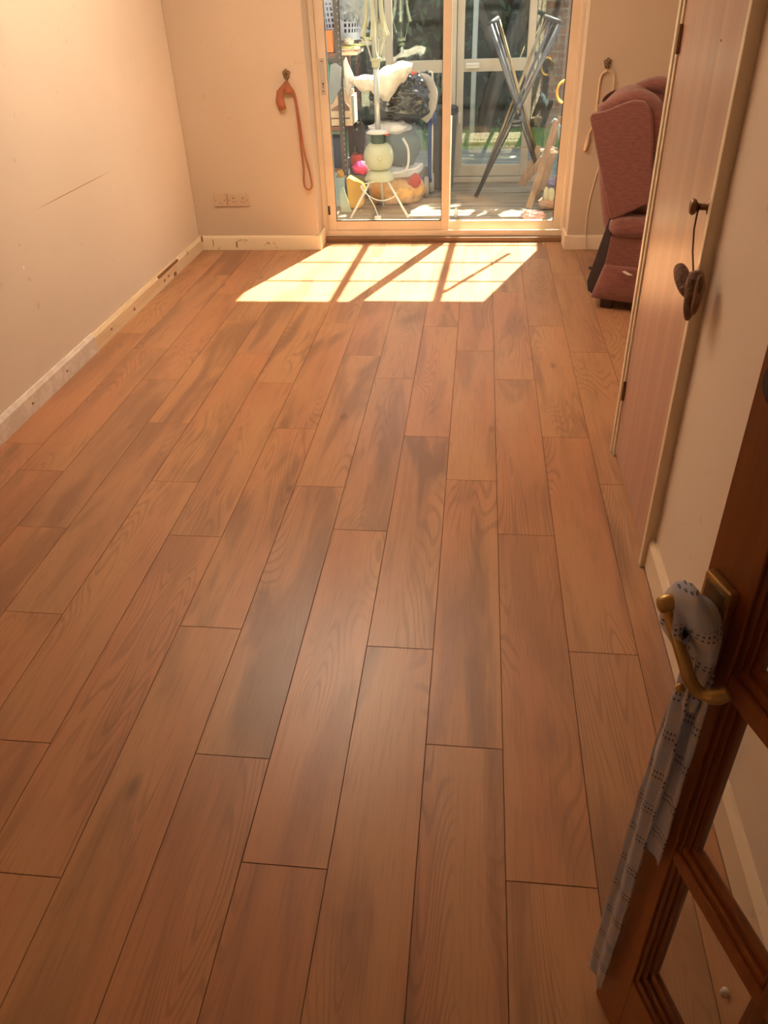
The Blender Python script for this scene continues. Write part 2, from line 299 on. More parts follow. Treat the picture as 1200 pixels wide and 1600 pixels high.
# ------------------------------------------------------------------ mesh helpers
class MB:
    def __init__(s): s.bm = bmesh.new(); s.mi = 0
    def _new(s, faces):
        for f in faces: f.material_index = s.mi
    def box(s, x0, x1, y0, y1, z0, z1, M=None):
        v = [s.bm.verts.new(p) for p in ((x0,y0,z0),(x1,y0,z0),(x1,y1,z0),(x0,y1,z0),(x0,y0,z1),(x1,y0,z1),(x1,y1,z1),(x0,y1,z1))]
        if M:
            for q in v: q.co = M @ q.co
        s._new([s.bm.faces.new([v[i] for i in f]) for f in ((0,3,2,1),(4,5,6,7),(0,1,5,4),(1,2,6,5),(2,3,7,6),(3,0,4,7))])
        return s
    def tube(s, pts, r, n=10, closed=False, caps=True, flat=None):
        P = [Vector(p) for p in pts]; rings = []
        rr = r if isinstance(r, (list, tuple)) else [r]*len(P)
        prev = None
        for i, p in enumerate(P):
            if closed: d = P[(i+1) % len(P)] - P[i-1]
            else: d = P[min(i+1, len(P)-1)] - P[max(i-1, 0)]
            if d.length < 1e-9: d = Vector((0, 0, 1))
            d.normalize()
            if prev is None:
                a = Vector((0, 0, 1)) if abs(d.z) < 0.9 else Vector((1, 0, 0)); a = (a - d*a.dot(d)).normalized()
            else: a = (prev - d*prev.dot(d)).normalized()
            prev = a; b = d.cross(a)
            fl = flat if flat else (1, 1)
            rings.append([s.bm.verts.new(p + a*math.cos(2*PI*k/n)*rr[i]*fl[0] + b*math.sin(2*PI*k/n)*rr[i]*fl[1]) for k in range(n)])
        m = len(P); fs = []
        for i in range(m if closed else m-1):
            A, B = rings[i], rings[(i+1) % m]
            for k in range(n): fs.append(s.bm.faces.new((A[k], A[(k+1) % n], B[(k+1) % n], B[k])))
        if caps and not closed:
            fs.append(s.bm.faces.new(rings[0][::-1])); fs.append(s.bm.faces.new(rings[-1]))
        s._new(fs); return s
    def lathe(s, prof, c=(0, 0, 0), n=24, M=None, caps=True):
        rings = []
        for r, z in prof:
            rings.append([s.bm.verts.new(Vector((r*math.cos(2*PI*k/n), r*math.sin(2*PI*k/n), z))) for k in range(n)])
        for rg in rings:
            for v in rg: v.co = (M @ v.co if M else v.co) + Vector(c)
        fs = []
        for A, B in zip(rings, rings[1:]):
            for k in range(n): fs.append(s.bm.faces.new((A[k], A[(k+1) % n], B[(k+1) % n], B[k])))
        if caps: fs.append(s.bm.faces.new(rings[0][::-1])); fs.append(s.bm.faces.new(rings[-1]))
        s._new(fs); return s
    def prism(s, poly, d0, d1, M):         # polygon in local (x, z), extruded along local y
        a = [s.bm.verts.new(M @ Vector((x, d0, z))) for x, z in poly]
        b = [s.bm.verts.new(M @ Vector((x, d1, z))) for x, z in poly]
        n = len(poly); fs = [s.bm.faces.new(a), s.bm.faces.new(b[::-1])]
        for k in range(n): fs.append(s.bm.faces.new((a[k], b[k], b[(k+1) % n], a[(k+1) % n])))
        s._new(fs); return s
    def grid(s, fn, nu, nv, cu=False, cv=False):
        V = [[s.bm.verts.new(fn(i/(nu if cu else nu-1), j/(nv if cv else nv-1))) for j in range(nv)] for i in range(nu)]
        fs = []
        for i in range(nu if cu else nu-1):
            for j in range(nv if cv else nv-1):
                fs.append(s.bm.faces.new((V[i][j], V[(i+1) % nu][j], V[(i+1) % nu][(j+1) % nv], V[i][(j+1) % nv])))
        s._new(fs); return s
    def blob(s, c, r, amp=0.15, freq=3.0, nu=28, nv=18, seed=0.0, sq=1.0, flatb=None, ridged=0.0, octv=4):
        c = Vector(c)
        def fn(u, v):
            th = 2*PI*u; ph = PI*(0.02+0.96*v)
            d = Vector((math.sin(ph)*math.cos(th), math.sin(ph)*math.sin(th), math.cos(ph)))
            dd = Vector([math.copysign(abs(q)**sq, q) for q in d])
            k = 1+amp*noise.fractal(d*freq+Vector((seed, seed*1.7, 3)), 0.9, 2.1, octv)
            if ridged: k += ridged*(abs(noise.noise(d*freq*2.2+Vector((seed, 5, 1))))-0.2)
            p = c + Vector((dd.x*r[0], dd.y*r[1], dd.z*r[2]))*k
            if flatb is not None and p.z < flatb: p.z = flatb
            return p
        return s.grid(fn, nu, nv, cu=True)
    def build(s, name, mats, parent=None, smooth=False, bevel=0, seg=2, subd=0, solid=0, recalc=True):
        if recalc: bmesh.ops.recalc_face_normals(s.bm, faces=s.bm.faces[:])
        me = bpy.data.meshes.new(name); s.bm.to_mesh(me); s.bm.free()
        for m_ in ([mats] if isinstance(mats, str) else mats): me.materials.append(MATS[m_])
        if smooth:
            for p in me.polygons: p.use_smooth = True
        o = bpy.data.objects.new(name, me); C.objects.link(o)
        if parent is not None: o.parent = parent
        if solid:
            md = o.modifiers.new('solid', 'SOLIDIFY'); md.thickness = solid; md.offset = 0
        if bevel:
            md = o.modifiers.new('bevel', 'BEVEL'); md.width = bevel; md.segments = seg; md.limit_method = 'ANGLE'; md.angle_limit = 0.6
            if not smooth:
                for p in me.polygons: p.use_smooth = True
                wn_ = o.modifiers.new('wn', 'WEIGHTED_NORMAL'); wn_.keep_sharp = True
        if subd:
            md = o.modifiers.new('sub', 'SUBSURF'); md.levels = subd; md.render_levels = subd
        return o
def tag(o, label=None, cat=None, group=None, kind=None):
    if label: o['label'] = label
    if cat: o['category'] = cat
    if group: o['group'] = group
    if kind: o['kind'] = kind
    return o
def empty(name, loc=(0, 0, 0), rz=0.0):
    o = bpy.data.objects.new(name, None); C.objects.link(o); o.location = loc; o.rotation_euler = (0, 0, rz)
    o.empty_display_size = 0.05
    return o
def struct(o, label=None, cat=None):
    o['kind'] = 'structure'
    if label: o['label'] = label
    if cat: o['category'] = cat
    return o
def boxo(name, m, b, parent=None, bevel=0.0, **k):
    return MB().box(*b).build(name, m, parent, bevel=bevel, **k)

# ================================================================== ROOM SHELL
WX, WB, WR, WRB = -1.985, 5.527, 0.588, 2.75       # left wall, back wall, right wall, corner of the cupboard
DX0, DX1, DYF, DYO, DZ = -1.108, 0.618, 5.73, 5.86, 2.07
CEIL = 2.40; AX = 1.75

# floor: every plank of the laminate, joints where the photograph has them
P0, PW, PL = 0.10996, 0.19, 1.238
phase = {0: .914, -1: .014, -2: .345, -3: .905, -4: 1.176, -5: .387, -6: .835, -7: 1.177, -8: .412, -9: .852, -10: 1.228, -11: .2,
         1: .366, 2: .015, 3: .92, 4: .35, 5: 1.1, 6: .6, 7: .25, 8: .9}
fl = MB(); lay = fl.bm.loops.layers.color.new('plank')
g = 0.0006
for k in range(-12, 9):
    x0, x1 = P0+k*PW+g, P0+(k+1)*PW-g
    x0 = max(x0, WX+0.004); x1 = min(x1, AX)
    if x1 <= x0: continue
    y = phase.get(k, .5)-3*PL
    while y < DYF:
        a, b = max(y+g, -1.6), min(y+PL-g, (DYF-0.025 if (x1 > DX0 and x0 < DX1) else WB))
        if b > a:
            n0 = len(fl.bm.faces)
            vs = [fl.bm.verts.new(p) for p in ((x0, a, -.001), (x1, a, -.001), (x1, b, -.001), (x0, b, -.001))]
            e = 0.0007
            vt = [fl.bm.verts.new(p) for p in ((x0+e, a+e, 0), (x1-e, a+e, 0), (x1-e, b-e, 0), (x0+e, b-e, 0))]
            fc = [fl.bm.faces.new(vt)]+[fl.bm.faces.new((vs[i], vs[(i+1) % 4], vt[(i+1) % 4], vt[i])) for i in range(4)]
            col = (random.random(), random.random(), random.random(), 1)
            for f in fc:
                f.material_index = 0
                for lp in f.loops: lp[lay] = col
        y += PL
fl.mi = 1
v = [fl.bm.verts.new(p) for p in ((WX-.1, -1.6, -.0025), (AX+.1, -1.6, -.0025), (AX+.1, DYF+.02, -.0025), (WX-.1, DYF+.02, -.0025))]
f = fl.bm.faces.new(v); f.material_index = 1
struct(fl.build('floor', ['oak_laminate', 'gap_dark']), 'brown oak effect laminate floor laid in long planks', 'floor')

TH = 0.28
struct(boxo('wall_left', 'cream_plaster_scuffed', (WX-TH, WX, -1.6, 5.9, 0, CEIL)), 'cream plaster wall with a long thin scuff', 'wall')
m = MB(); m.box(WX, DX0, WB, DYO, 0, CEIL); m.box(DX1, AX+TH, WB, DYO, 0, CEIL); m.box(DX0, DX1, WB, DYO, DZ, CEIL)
struct(m.build('wall_back', 'cream_plaster_dimmed', bevel=0.004), 'cream far wall around the sliding patio door', 'wall')
m = MB(); m.box(WR, WR+0.1, 0.10, 2.03, 0, CEIL)
struct(m.build('wall_right', 'cream_plaster'), 'cream wall between the glazed door and the cupboard', 'wall')
m = MB(); m.box(WR+0.012, AX, WRB, WRB+0.06, 0, CEIL); m.box(WR+.012, WR+.1, 2.03, WRB, 2.05, CEIL)
struct(m.build('wall_cupboard', 'cream_plaster'), 'cream wall enclosing the cupboard beyond its door', 'wall')
struct(boxo('wall_alcove', 'cream_plaster', (AX, AX+0.1, WRB, 5.6, 0, CEIL)), 'cream side wall of the alcove behind the armchair', 'wall')
m = MB(); m.box(WX, -0.34, -0.10, 0.0, 0, CEIL); m.box(0.60, 0.70, -0.10, 0.10, 0, CEIL); m.box(-0.34, 0.60, -0.10, 0.0, 2.03, CEIL)
struct(m.build('wall_front', 'cream_plaster'), 'cream wall with the doorway the photo is taken from', 'wall')
struct(boxo('ceiling', 'ceiling_paint', (WX-TH, AX+0.1, -1.6, 5.9, CEIL, CEIL+.1)), 'pale ceiling', 'ceiling')
m = MB(); m.box(-0.75, -0.65, -1.6, -0.1, 0, CEIL); m.box(1.1, 1.2, -1.6, -0.1, 0, CEIL); m.box(-0.75, 1.2, -1.7, -1.6, 0, CEIL)
struct(m.build('wall_hallway', 'cream_plaster'), 'cream walls of the hallway behind the viewpoint', 'wall')

# baseboards
def skirt(m, x0, x1, y0, y1, h, ax, sgn):
    """board with a chamfered top; ax 'x' -> runs along x and projects along y by sgn"""
    t = 0.018
    if ax == 'y':    # runs along y from y0..y1, face at x0, projecting sgn*t
        prof = [(0, 0), (sgn*t, 0), (sgn*t, h-0.018), (sgn*t*0.45, h), (0, h)]
        a = [m.bm.verts.new((x0+p[0], y0, p[1])) for p in prof]; b = [m.bm.verts.new((x0+p[0], y1, p[1])) for p in prof]
    else:
        prof = [(0, 0), (sgn*t, 0), (sgn*t, h-0.018), (sgn*t*0.45, h), (0, h)]
        a = [m.bm.verts.new((x0, y0+p[0], p[1])) for p in prof]; b = [m.bm.verts.new((x1, y0+p[0], p[1])) for p in prof]
    fs = [m.bm.faces.new(a), m.bm.faces.new(b[::-1])]
    for k in range(5): fs.append(m.bm.faces.new((a[k], b[k], b[(k+1) % 5], a[(k+1) % 5])))
    m._new(fs)
m = MB(); skirt(m, WX, WX, 0.02, 3.66, 0.100, 'y', 1)
m.mi = 1; skirt(m, WX, WX, 3.66, 4.96, 0.094, 'y', 1)
m.mi = 2; skirt(m, WX, WX, 4.96, WB, 0.092, 'y', 1)
m.mi = 3; m.box(WX+.002, WX+.0215, 4.62, 4.99, .078, .090)
m.box(WX+.018, WX+.0195, 4.70, 4.72, .03, .045); m.box(WX+.018, WX+.0195, 4.78, 4.80, .035, .048); m.box(WX+.018, WX+.0195, 4.18, 4.20, .03, .045); m.box(WX+.018, WX+.0195, 4.88, 4.93, .005, .03)
for yy in (2.95, 3.3, 3.85): m.box(WX+.018, WX+.0193, yy, yy+.016, .04, .05)
struct(m.build('baseboard_left', ['skirting_filler', 'bare_softwood', 'skirting_worn', 'threshold_wood']), 'battered skirting, part bare wood and part filler, along the left wall', 'skirting board')
m = MB(); skirt(m, WX, DX0-.018, WB, WB, 0.098, 'x', -1)
m.box(DX0-.018, DX0+.016, WB-.018, DYF, 0, .098)
m.mi = 1; m.box(WX+.10, WX+.105, WB-.020, WB-.017, .03, .075); m.box(WX+.27, WX+.282, WB-.020, WB-.017, .02, .06)
m.box(WX+.018, WX+.03, WB-.0205, WB-.017, .06, .1); 
struct(m.build('baseboard_back', ['skirting_worn', 'threshold_wood'], bevel=.002), 'chipped cream skirting under the electric sockets', 'skirting board')
m = MB(); skirt(m, DX1+.018, AX, WB, WB, 0.095, 'x', -1); m.box(DX1-.016, DX1+.018, WB-.018, DYF, 0, .095)
struct(m.build('baseboard_alcove', 'skirting_paint', bevel=.002), 'cream skirting right of the patio door', 'skirting board')
m = MB(); skirt(m, WR, WR, 0.12, 2.00, 0.115, 'y', -1)
m.mi = 1; m.box(WR-.0195, WR-.012, 0.12, 2.0, 0, .005)
struct(m.build('baseboard_right', ['skirting_paint', 'threshold_wood']), 'cream skirting behind the glazed door', 'skirting board')

# threshold and sliding patio door
struct(boxo('trim_1', 'threshold_wood', (DX0, DX1, 5.702, 5.86, 0, 0.034), bevel=.004), 'dark wooden threshold strip under the patio door', 'threshold')
dr = struct(empty('door_1', (-0.2, 5.77, 0.02)), 'cream framed sliding patio door with two tall glass panes', 'door')
def kid(o, p):        # mesh built in world space under an empty that is only translated
    o.parent = p; o.matrix_parent_inverse = Matrix.Translation(p.location).inverted() if p.rotation_euler.z == 0 else (Matrix.Translation(p.location) @ Matrix.Rotation(p.rotation_euler.z, 4, 'Z')).inverted()
    return o
m = MB()
m.box(DX0, DX0+.030, 5.735, 5.855, .035, DZ-.0); m.box(DX1-.022, DX1, 5.735, 5.855, .035, DZ)
fa, fb = DX0+.030, DX1-.022
m.box(fa, fa+.006, 5.728, 5.733, .055, DZ-.06); m.box(fa, fa+.010, 5.785, 5.79, .055, DZ-.06)
m.box(fa, fb, 5.736, 5.854, .035, .054); m.box(fa, fb, 5.736, 5.740, .054, .076); m.box(fa, fb, 5.785, 5.79, .054, .060)
m.box(fa, fb, 5.736, 5.854, DZ-.06, DZ)
kid(m.build('frame', 'cream_upvc', bevel=.0015), dr)
m = MB(); SX0, SX1 = DX0+.034, -0.197
m.box(SX0, SX0+.062, 5.745, 5.782, .062, 2.01); m.box(SX1-.055, SX1, 5.745, 5.782, .062, 2.01)
m.box(SX0+.062, SX1-.055, 5.747, 5.780, .062, .142); m.box(SX0+.062, SX1-.055, 5.747, 5.780, 1.95, 2.008)
sp1 = kid(m.build('sliding_panel', 'cream_upvc', bevel=.003), dr)
m = MB(); m.box(-0.25, -0.205, 5.795, 5.832, .062, 2.01); m.box(DX1-.076, DX1-.02, 5.795, 5.832, .062, 2.01)
m.box(-0.205, DX1-.076, 5.797, 5.830, .062, .125); m.box(-0.205, DX1-.076, 5.797, 5.830, 1.95, 2.008)
sp2 = kid(m.build('fixed_panel', 'cream_upvc', bevel=.003), dr)
def kid2(o, p, top): # sub-part
    o.parent = p; o.matrix_parent_inverse = (Matrix.Translation(top.location) @ Matrix.Rotation(top.rotation_euler.z, 4, 'Z')).inverted() @ Matrix.Identity(4)
    o.matrix_parent_inverse = (Matrix.Translation(top.location) @ Matrix.Rotation(top.rotation_euler.z, 4, 'Z') @ p.matrix_parent_inverse).inverted()
    return o
o = kid2(boxo('glass_pane', 'patio_glass', (SX0+.055, SX1-.05, 5.7615, 5.7645, .135, 1.96)), sp1, dr)
o = kid2(boxo('glass_pane', 'patio_glass', (-0.21, DX1-.07, 5.812, 5.815, .118, 1.96)), sp2, dr)
for (px_, pz_, w_) in ((SX0+.062, .14, 1), (SX1-.055, .14, 1)):
    pass
m = MB(); m.box(SX0+.060, SX0+.064, 5.747, 5.78, .14, 1.95); m.box(SX1-.058, SX1-.054, 5.747, 5.78, .14, 1.95); m.box(SX0+.06, SX1-.055, 5.746, 5.75, .139, .146)
kid2(m.build('gasket', 'dark_rubber'), sp1, dr)
m = MB(); m.box(-.207, -.203, 5.797, 5.83, .12, 1.95); m.box(DX1-.079, DX1-.075, 5.797, 5.83, .12, 1.95)
kid2(m.build('gasket', 'dark_rubber'), sp2, dr)
lk = kid2(boxo('lock_plate', 'white_alu', (SX0+.014, SX0+.047, 5.739, 5.746, .955, 1.165), bevel=.002), sp1, dr)
m = MB(); m.box(SX0+.026, SX0+.035, 5.737, 5.742, 1.145, 1.152); m.box(SX0+.026, SX0+.035, 5.737, 5.742, .972, .979)
m.lathe([(.006, -.004), (.006, .004)], (SX0+.031, 5.739, 1.02), M=Matrix.Rotation(PI/2, 4, 'X')); m.box(SX0+.029, SX0+.033, 5.736, 5.742, .995, 1.02)
kid2(m.build('keyhole', 'socket_hole'), sp1, dr)
kid2(boxo('catch', 'dark_rubber', (SX0+.006, SX0+.020, 5.742, 5.746, .185, .245)), sp1, dr)

# ================================================================== CUPBOARD AND ITS DOOR
cd = struct(empty('door_2', (0.575, 2.37, 0)), 'flat reddish veneer cupboard door in a cream frame, right wall', 'door')
m = MB(); m.box(0.556, WR+.012, 2.00, 2.026, 0, 2.09); m.box(0.560, WR+.08, 2.722, WRB, 0, 2.09); m.box(0.558, WR+.01, 2.0, WRB, 2.05, 2.09)
m.box(0.566, WR+.08, 2.700, 2.724, 0, 2.05)
kid(m.build('frame', 'trim_cream', bevel=.003), cd)
lf = kid(boxo('door_leaf', 'teak_veneer', (0.571, 0.592, 2.032, 2.694, .022, 2.045), bevel=.0015), cd)
kid(boxo('floor_strip', 'trim_cream', (0.580, 0.60, 2.03, 2.70, 0, .012)), cd)
kid(boxo('gap_shade_strip', 'socket_hole', (0.5745, 0.60, 2.0262, 2.0318, .012, 2.05)), cd)  # dark strip stands in for the shade between leaf and frame
for zz in (1.365, .245):
    m = MB(); m.box(0.5655, 0.5715, 2.690, 2.704, zz, zz+.075); m.tube([(0.566, 2.697, zz), (0.566, 2.697, zz+.075)], .0045, 8)
    kid(m.build('hinge', 'lacquer_brown'), cd)
MX = Matrix.Rotation(-PI/2, 4, 'Y')     # local z -> -x
m = MB(); m.lathe([(.019, 0), (.019, .003), (.009, .006), (.0075, .022), (.010, .028), (.018, .033), (.020, .040), (.015, .046), (.004, .048)], (0.571, 2.075, 1.083), 20, MX)
kn = kid(m.build('knob', 'knob_brass', smooth=True), cd)
m = MB(); m.lathe([(.0028, 0), (.0028, .0012)], (0.5712, 2.25, 1.425), 10, MX)
kid(m.build('screw_hole', 'socket_hole'), cd)

# hanging ornament on the knob
orn = tag(empty('hanging_ornament', (0.545, 2.11, 0.93)), 'brown wooden two lobed ornament hanging by dark cord from the cupboard knob', 'ornament')
m = MB()
def near(l, k=1.0): return [(x_*k, y_*k, CAM_H+(z_-CAM_H)*k) for x_, y_, z_ in l]
m.tube(near([(.532, 2.105, .934), (.533, 2.10, .927), (.536, 2.087, .917), (.541, 2.065, .900), (.547, 2.04, .885), (.551, 2.02, .876)], .985), [.007, .015, .020, .021, .019, .012], 14)
m.tube(near([(.553, 2.012, .946), (.554, 2.01, .940), (.555, 2.003, .922), (.556, 1.999, .899), (.556, 2.002, .872), (.554, 2.009, .846), (.554, 2.01, .822), (.554, 2.01, .814)], .972), [.010, .019, .0235, .0245, .021, .016, .009, .004], 16)
m.tube(near([(.559, 1.987, .944), (.560, 1.981, .925), (.561, 1.979, .890), (.560, 1.984, .857), (.559, 1.985, .838)], .968), [.006, .010, .0115, .010, .005], 12)
kid(m.build('body', 'ornament_wood', smooth=True, subd=1), orn)
m = MB(); m.tube([(0.547, 2.078, 1.075), (0.5455, 2.075, 1.03), (0.546, 2.05, .98), (.540, 1.985, .948)], .0022, 6)
m.tube([(0.5475, 2.072+.0, 1.083+.008), (0.5475, 2.083, 1.083), (0.547, 2.075, 1.072), (.547, 2.064, 1.083)], .0018, 6, closed=True)
kid(m.build('cord', 'dark_string', smooth=True), orn)

# ================================================================== ELECTRIC SOCKETS
def plate(name, x0, x1, z0, z1, label, double):
    e_ = tag(empty(name, ((x0+x1)/2, WB, z0)), label, 'socket')
    kid(boxo('face_plate', 'socket_plastic', (x0, x1, WB-.010, WB+.001, z0, z1), bevel=.004), e_)
    zc = (z0+z1)/2; zp = z0+.052
    def slot(nm, *bb): kid(boxo(nm, 'socket_hole', bb), e_)
    for cx in (x0+.013, x1-.013):
        m = MB(); m.lathe([(.0035, 0), (.0035, .003)], (cx, WB-.009, zc), 10, Matrix.Rotation(PI/2, 4, 'X')); kid(m.build('screw', 'socket_hole'), e_)
    if double:
        for cx in (x0+.042, x1-.042):
            slot('earth_slot', cx-.003, cx+.003, WB-.0115, WB-.009, zp, zp+.009)
            for dx in (-.011, .011): slot('pin_slot', cx+dx-.0035, cx+dx+.0035, WB-.0115, WB-.009, zp-.024, zp-.020)
        for cx in (x0+.062, x1-.062): kid(boxo('switch', 'socket_plastic', (cx-.005, cx+.005, WB-.013, WB-.009, z1-.034, z1-.014), bevel=.001), e_)
    else: slot('cable_slot', (x0+x1)/2-.006, (x0+x1)/2+.006, WB-.0115, WB-.009, zc-.020, zc-.018)
plate('blank_outlet', -1.832, -1.744, .298, .386, 'square cream outlet plate with two screws, left of the double socket', False)
plate('double_socket', -1.733, -1.582, .298, .386, 'cream double power socket low on the far wall', True)

# ================================================================== CURTAIN HOOKS AND TIEBACKS
def hook(x, z, label):
    e_ = tag(empty('curtain_hook', (x, WB, z)), label, 'hook', 'ornate brass hooks on either side of the patio door')
    m = MB()
    for a in range(5):
        t = 2*PI*a/5+PI/2
        cx, cz = x+.015*math.cos(t), z+.012+.015*math.sin(t)
        m.tube([(cx+.0085*math.cos(q), WB-.008, cz+.0085*math.sin(q)) for q in [2*PI*i/12 for i in range(12)]], .0026, 6, closed=True)
    m.lathe([(.006, 0), (.006, .006), (.002, .009)], (x, WB-.006, z+.012), 10, Matrix.Rotation(PI/2, 4, 'X'))
    m.tube([(x, WB-.004, z-.005), (x, WB-.008, z-.018), (x, WB-.010, z-.030)], [.006, .007, .002], 8)
    for s in (-1, 1): m.tube([(x+s*.003, WB-.006, z-.006), (x+s*.012, WB-.006, z-.016), (x+s*.017, WB-.008, z-.010)], .0022, 6)
    kid(m.build('rosette', 'antique_brass', smooth=True), e_)
    m = MB(); m.tube([(x, WB, z-.012), (x, WB-.022, z-.020), (x, WB-.034, z-.018), (x, WB-.036, z-.006)], .003, 8)
    kid(m.build('hook_arm', 'antique_brass', smooth=True), e_)
hook(-1.236, 1.092, 'ornate brass curtain hook left of the patio door, holding the terracotta tieback')
hook(0.760, 1.105, 'ornate brass curtain hook right of the patio door, above the armchair')

def bez(pts, n=8):
    out = []
    P = [Vector(p) for p in pts]
    P = [2*P[0]-P[1]]+P+[2*P[-1]-P[-2]]
    for i in range(1, len(P)-2):
        for k in range(n):
            t = k/n; a, b, c, d = P[i-1], P[i], P[i+1], P[i+2]
            out.append(0.5*((2*b)+(c-a)*t+(2*a-5*b+4*c-d)*t*t+(3*b-a-3*c+d)*t*t*t))
    out.append(P[-2]); return out

# terracotta tieback: pixel-derived points on the wall plane
tb = tag(empty('curtain_tieback', (-1.236, WB-.02, 1.07)), 'terracotta rope tieback with a folded tassel, hanging on the left hook', 'tieback')
Y = WB-.022
m = MB()
m.tube(bez([(-1.232, Y, 1.068), (-1.222, Y, 1.030), (-1.202, Y, 1.000), (-1.188, Y, .93), (-1.182, Y, .80), (-1.178, Y, .66), (-1.172, Y, .545), (-1.178, Y, .47), (-1.172, Y, .425), (-1.148, Y, .408), (-1.126, Y, .428), (-1.126, Y, .47), (-1.140, Y, .56), (-1.160, Y, .66), (-1.172, Y+.006, .80), (-1.184, Y+.008, .93), (-1.196, Y+.006, 1.0), (-1.215, Y, 1.030), (-1.234, Y-.004, 1.068)]), .0062, 8)
kid(m.build('rope', 'terracotta_cord', smooth=True), tb)
m = MB()
m.tube([(-1.237, Y-.006, 1.065), (-1.232, Y-.004, 1.03), (-1.228, Y-.004, 1.008), (-1.226, Y-.004, .992)], [.009, .022, .028, .026], 12, flat=(1, .42))
m.tube([(-1.238, Y-.008, 1.060), (-1.262, Y-.006, 1.030), (-1.285, Y-.004, 1.0), (-1.290, Y-.004, .95), (-1.275, Y-.004, .900)], [.007, .012, .022, .029, .025], 12, flat=(1, .4))
kid(m.build('tassel', 'terracotta_cord', smooth=True), tb)

tb = tag(empty('curtain_tieback', (0.76, WB-.02, 1.08)), 'pale ivory cord tieback with a straight end, hanging on the right hook', 'tieback')
m = MB(); Y = WB-.012
m.tube(bez([(.762, Y-.012, 1.078), (.735, Y, 1.06), (.722, Y, 1.02), (.722, Y, .93), (.718, Y, .80), (.690, Y, .72), (.682, Y, .64)]), .0055, 8)
m.tube(bez([(.762, Y-.012, 1.078), (.795, Y, 1.06), (.808, Y, 1.02), (.808, Y, .93), (.80, Y, .80)]), .0045, 8)
kid(m.build('rope', 'ivory_cord', smooth=True), tb)
m = MB(); m.tube([(.690, Y, .72), (.684, Y, .66), (.680, Y, .625)], [.010, .013, .012], 10)
kid(m.build('tassel', 'ivory_cord', smooth=True), tb)
m = MB(); Y = WB-.005
m.tube(bez([(.80, Y, .86), (.79, Y, .60), (.765, Y, .45), (.745, Y, .33), (.738, Y, .22), (.742, Y, .12), (.75, Y-.016, .06), (.76, Y-.02, .004)]), .0035, 6)
tag(m.build('wall_cable', 'white_cable', smooth=True), 'thin cream cable running down the wall behind the armchair', 'cable')

# ================================================================== ARMCHAIR
AY = math.radians(-20)
ac = tag(empty('armchair', (0.68, 4.36, 0), AY), 'dusty red fabric wingback armchair half hidden behind the cupboard', 'armchair')
I4 = Matrix.Identity(4)
def wing(w0, w1):
    poly = [(-.142, .965), (-.135, .985), (-.06, 1.005), (.02, 1.038), (.07, 1.052), (.115, 1.048), (.150, 1.015), (.172, .95), (.190, .84), (.215, .64), (.212, .582), (.14, .540), (.065, .500), (.033, .485), (.020, .50), (-.05, .70)]
    m = MB(); m.prism(poly, w0, w1, I4)
    return m
wing(0.0, 0.075).build('wing', 'chair_fabric', ac, bevel=.018, seg=4)
wing(0.60, 0.675).build('wing', 'chair_fabric', ac, bevel=.018, seg=4)
# padded inner front roll of the wings
for w_ in (.060, .615):
    m = MB(); m.tube(bez([(-.10, w_, .985), (.02, w_, 1.045), (.10, w_, 1.052), (.168, w_, 1.00), (.20, w_, .86), (.222, w_, .70), (.23, w_, .56)], 5), .040, 12)
    m.build('wing_roll', 'chair_fabric', ac, smooth=True)
# back: shaped grid, leaning
m = MB()
def backf(u, v):
    t = 2*PI*u; z = .42+.62*v
    cx = -.045-.085*(v**1.2)+.035; th = .075+.03*math.sin(PI*min(1, v*1.1))
    c_, s_ = math.cos(t), math.sin(t)
    x = cx+.05+th*math.copysign(abs(c_)**.6, c_); y = .337+.275*math.copysign(abs(s_)**.35, s_)
    z += -.03*(abs(s_)**3)*v+ (.012*math.cos((y-.337)*9) if v > .9 else 0)
    return Vector((x, y, z))
m.grid(backf, 40, 14, cu=True)
tops = [v_ for v_ in m.bm.verts if v_.co.z > .985]
m.build('backrest', 'chair_fabric', ac, smooth=True, subd=1)
m = MB(); m.tube(bez([(-.03, .06, .985), (-.03, .16, 1.015), (-.025, .337, 1.03), (-.03, .52, 1.015), (-.03, .62, .985)], 6), [.06]*25, 16, flat=(.8, 1.25))
m.build('head_roll', 'chair_fabric', ac, smooth=True)
m = MB(); m.blob((.13, .337, .72), (.075, .25, .27), .05, 2, sq=.6); m.build('back_cushion', 'chair_fabric', ac, smooth=True)
m = MB(); m.blob((.40, .337, .40), (.34, .255, .085), .03, 2, sq=.45); m.build('seat_cushion', 'chair_fabric', ac, smooth=True)
for w0, w1 in ((-.012, .115), (.56, .687)):
    m = MB()
    def armf(u, v, w0=w0, w1=w1):
        t = 2*PI*u; x = .020+.68*v; r = .058*(1-.55*max(0, 1-v*14)**2); wc = (w0+w1)/2
        return Vector((x, wc+(.068*(r/.058))*math.copysign(abs(math.cos(t))**.75, math.cos(t)), .452+r*math.copysign(abs(math.sin(t))**.75, math.sin(t))))
    m.grid(armf, 28, 24, cu=True)
    m.bm.faces.new([v_ for v_ in m.bm.verts if abs(v_.co.x-.020) < 1e-5]) if False else None
    bmesh.ops.holes_fill(m.bm, edges=[e_ for e_ in m.bm.edges if e_.is_boundary], sides=0)
    m.build('armrest', 'chair_fabric', ac, smooth=True)
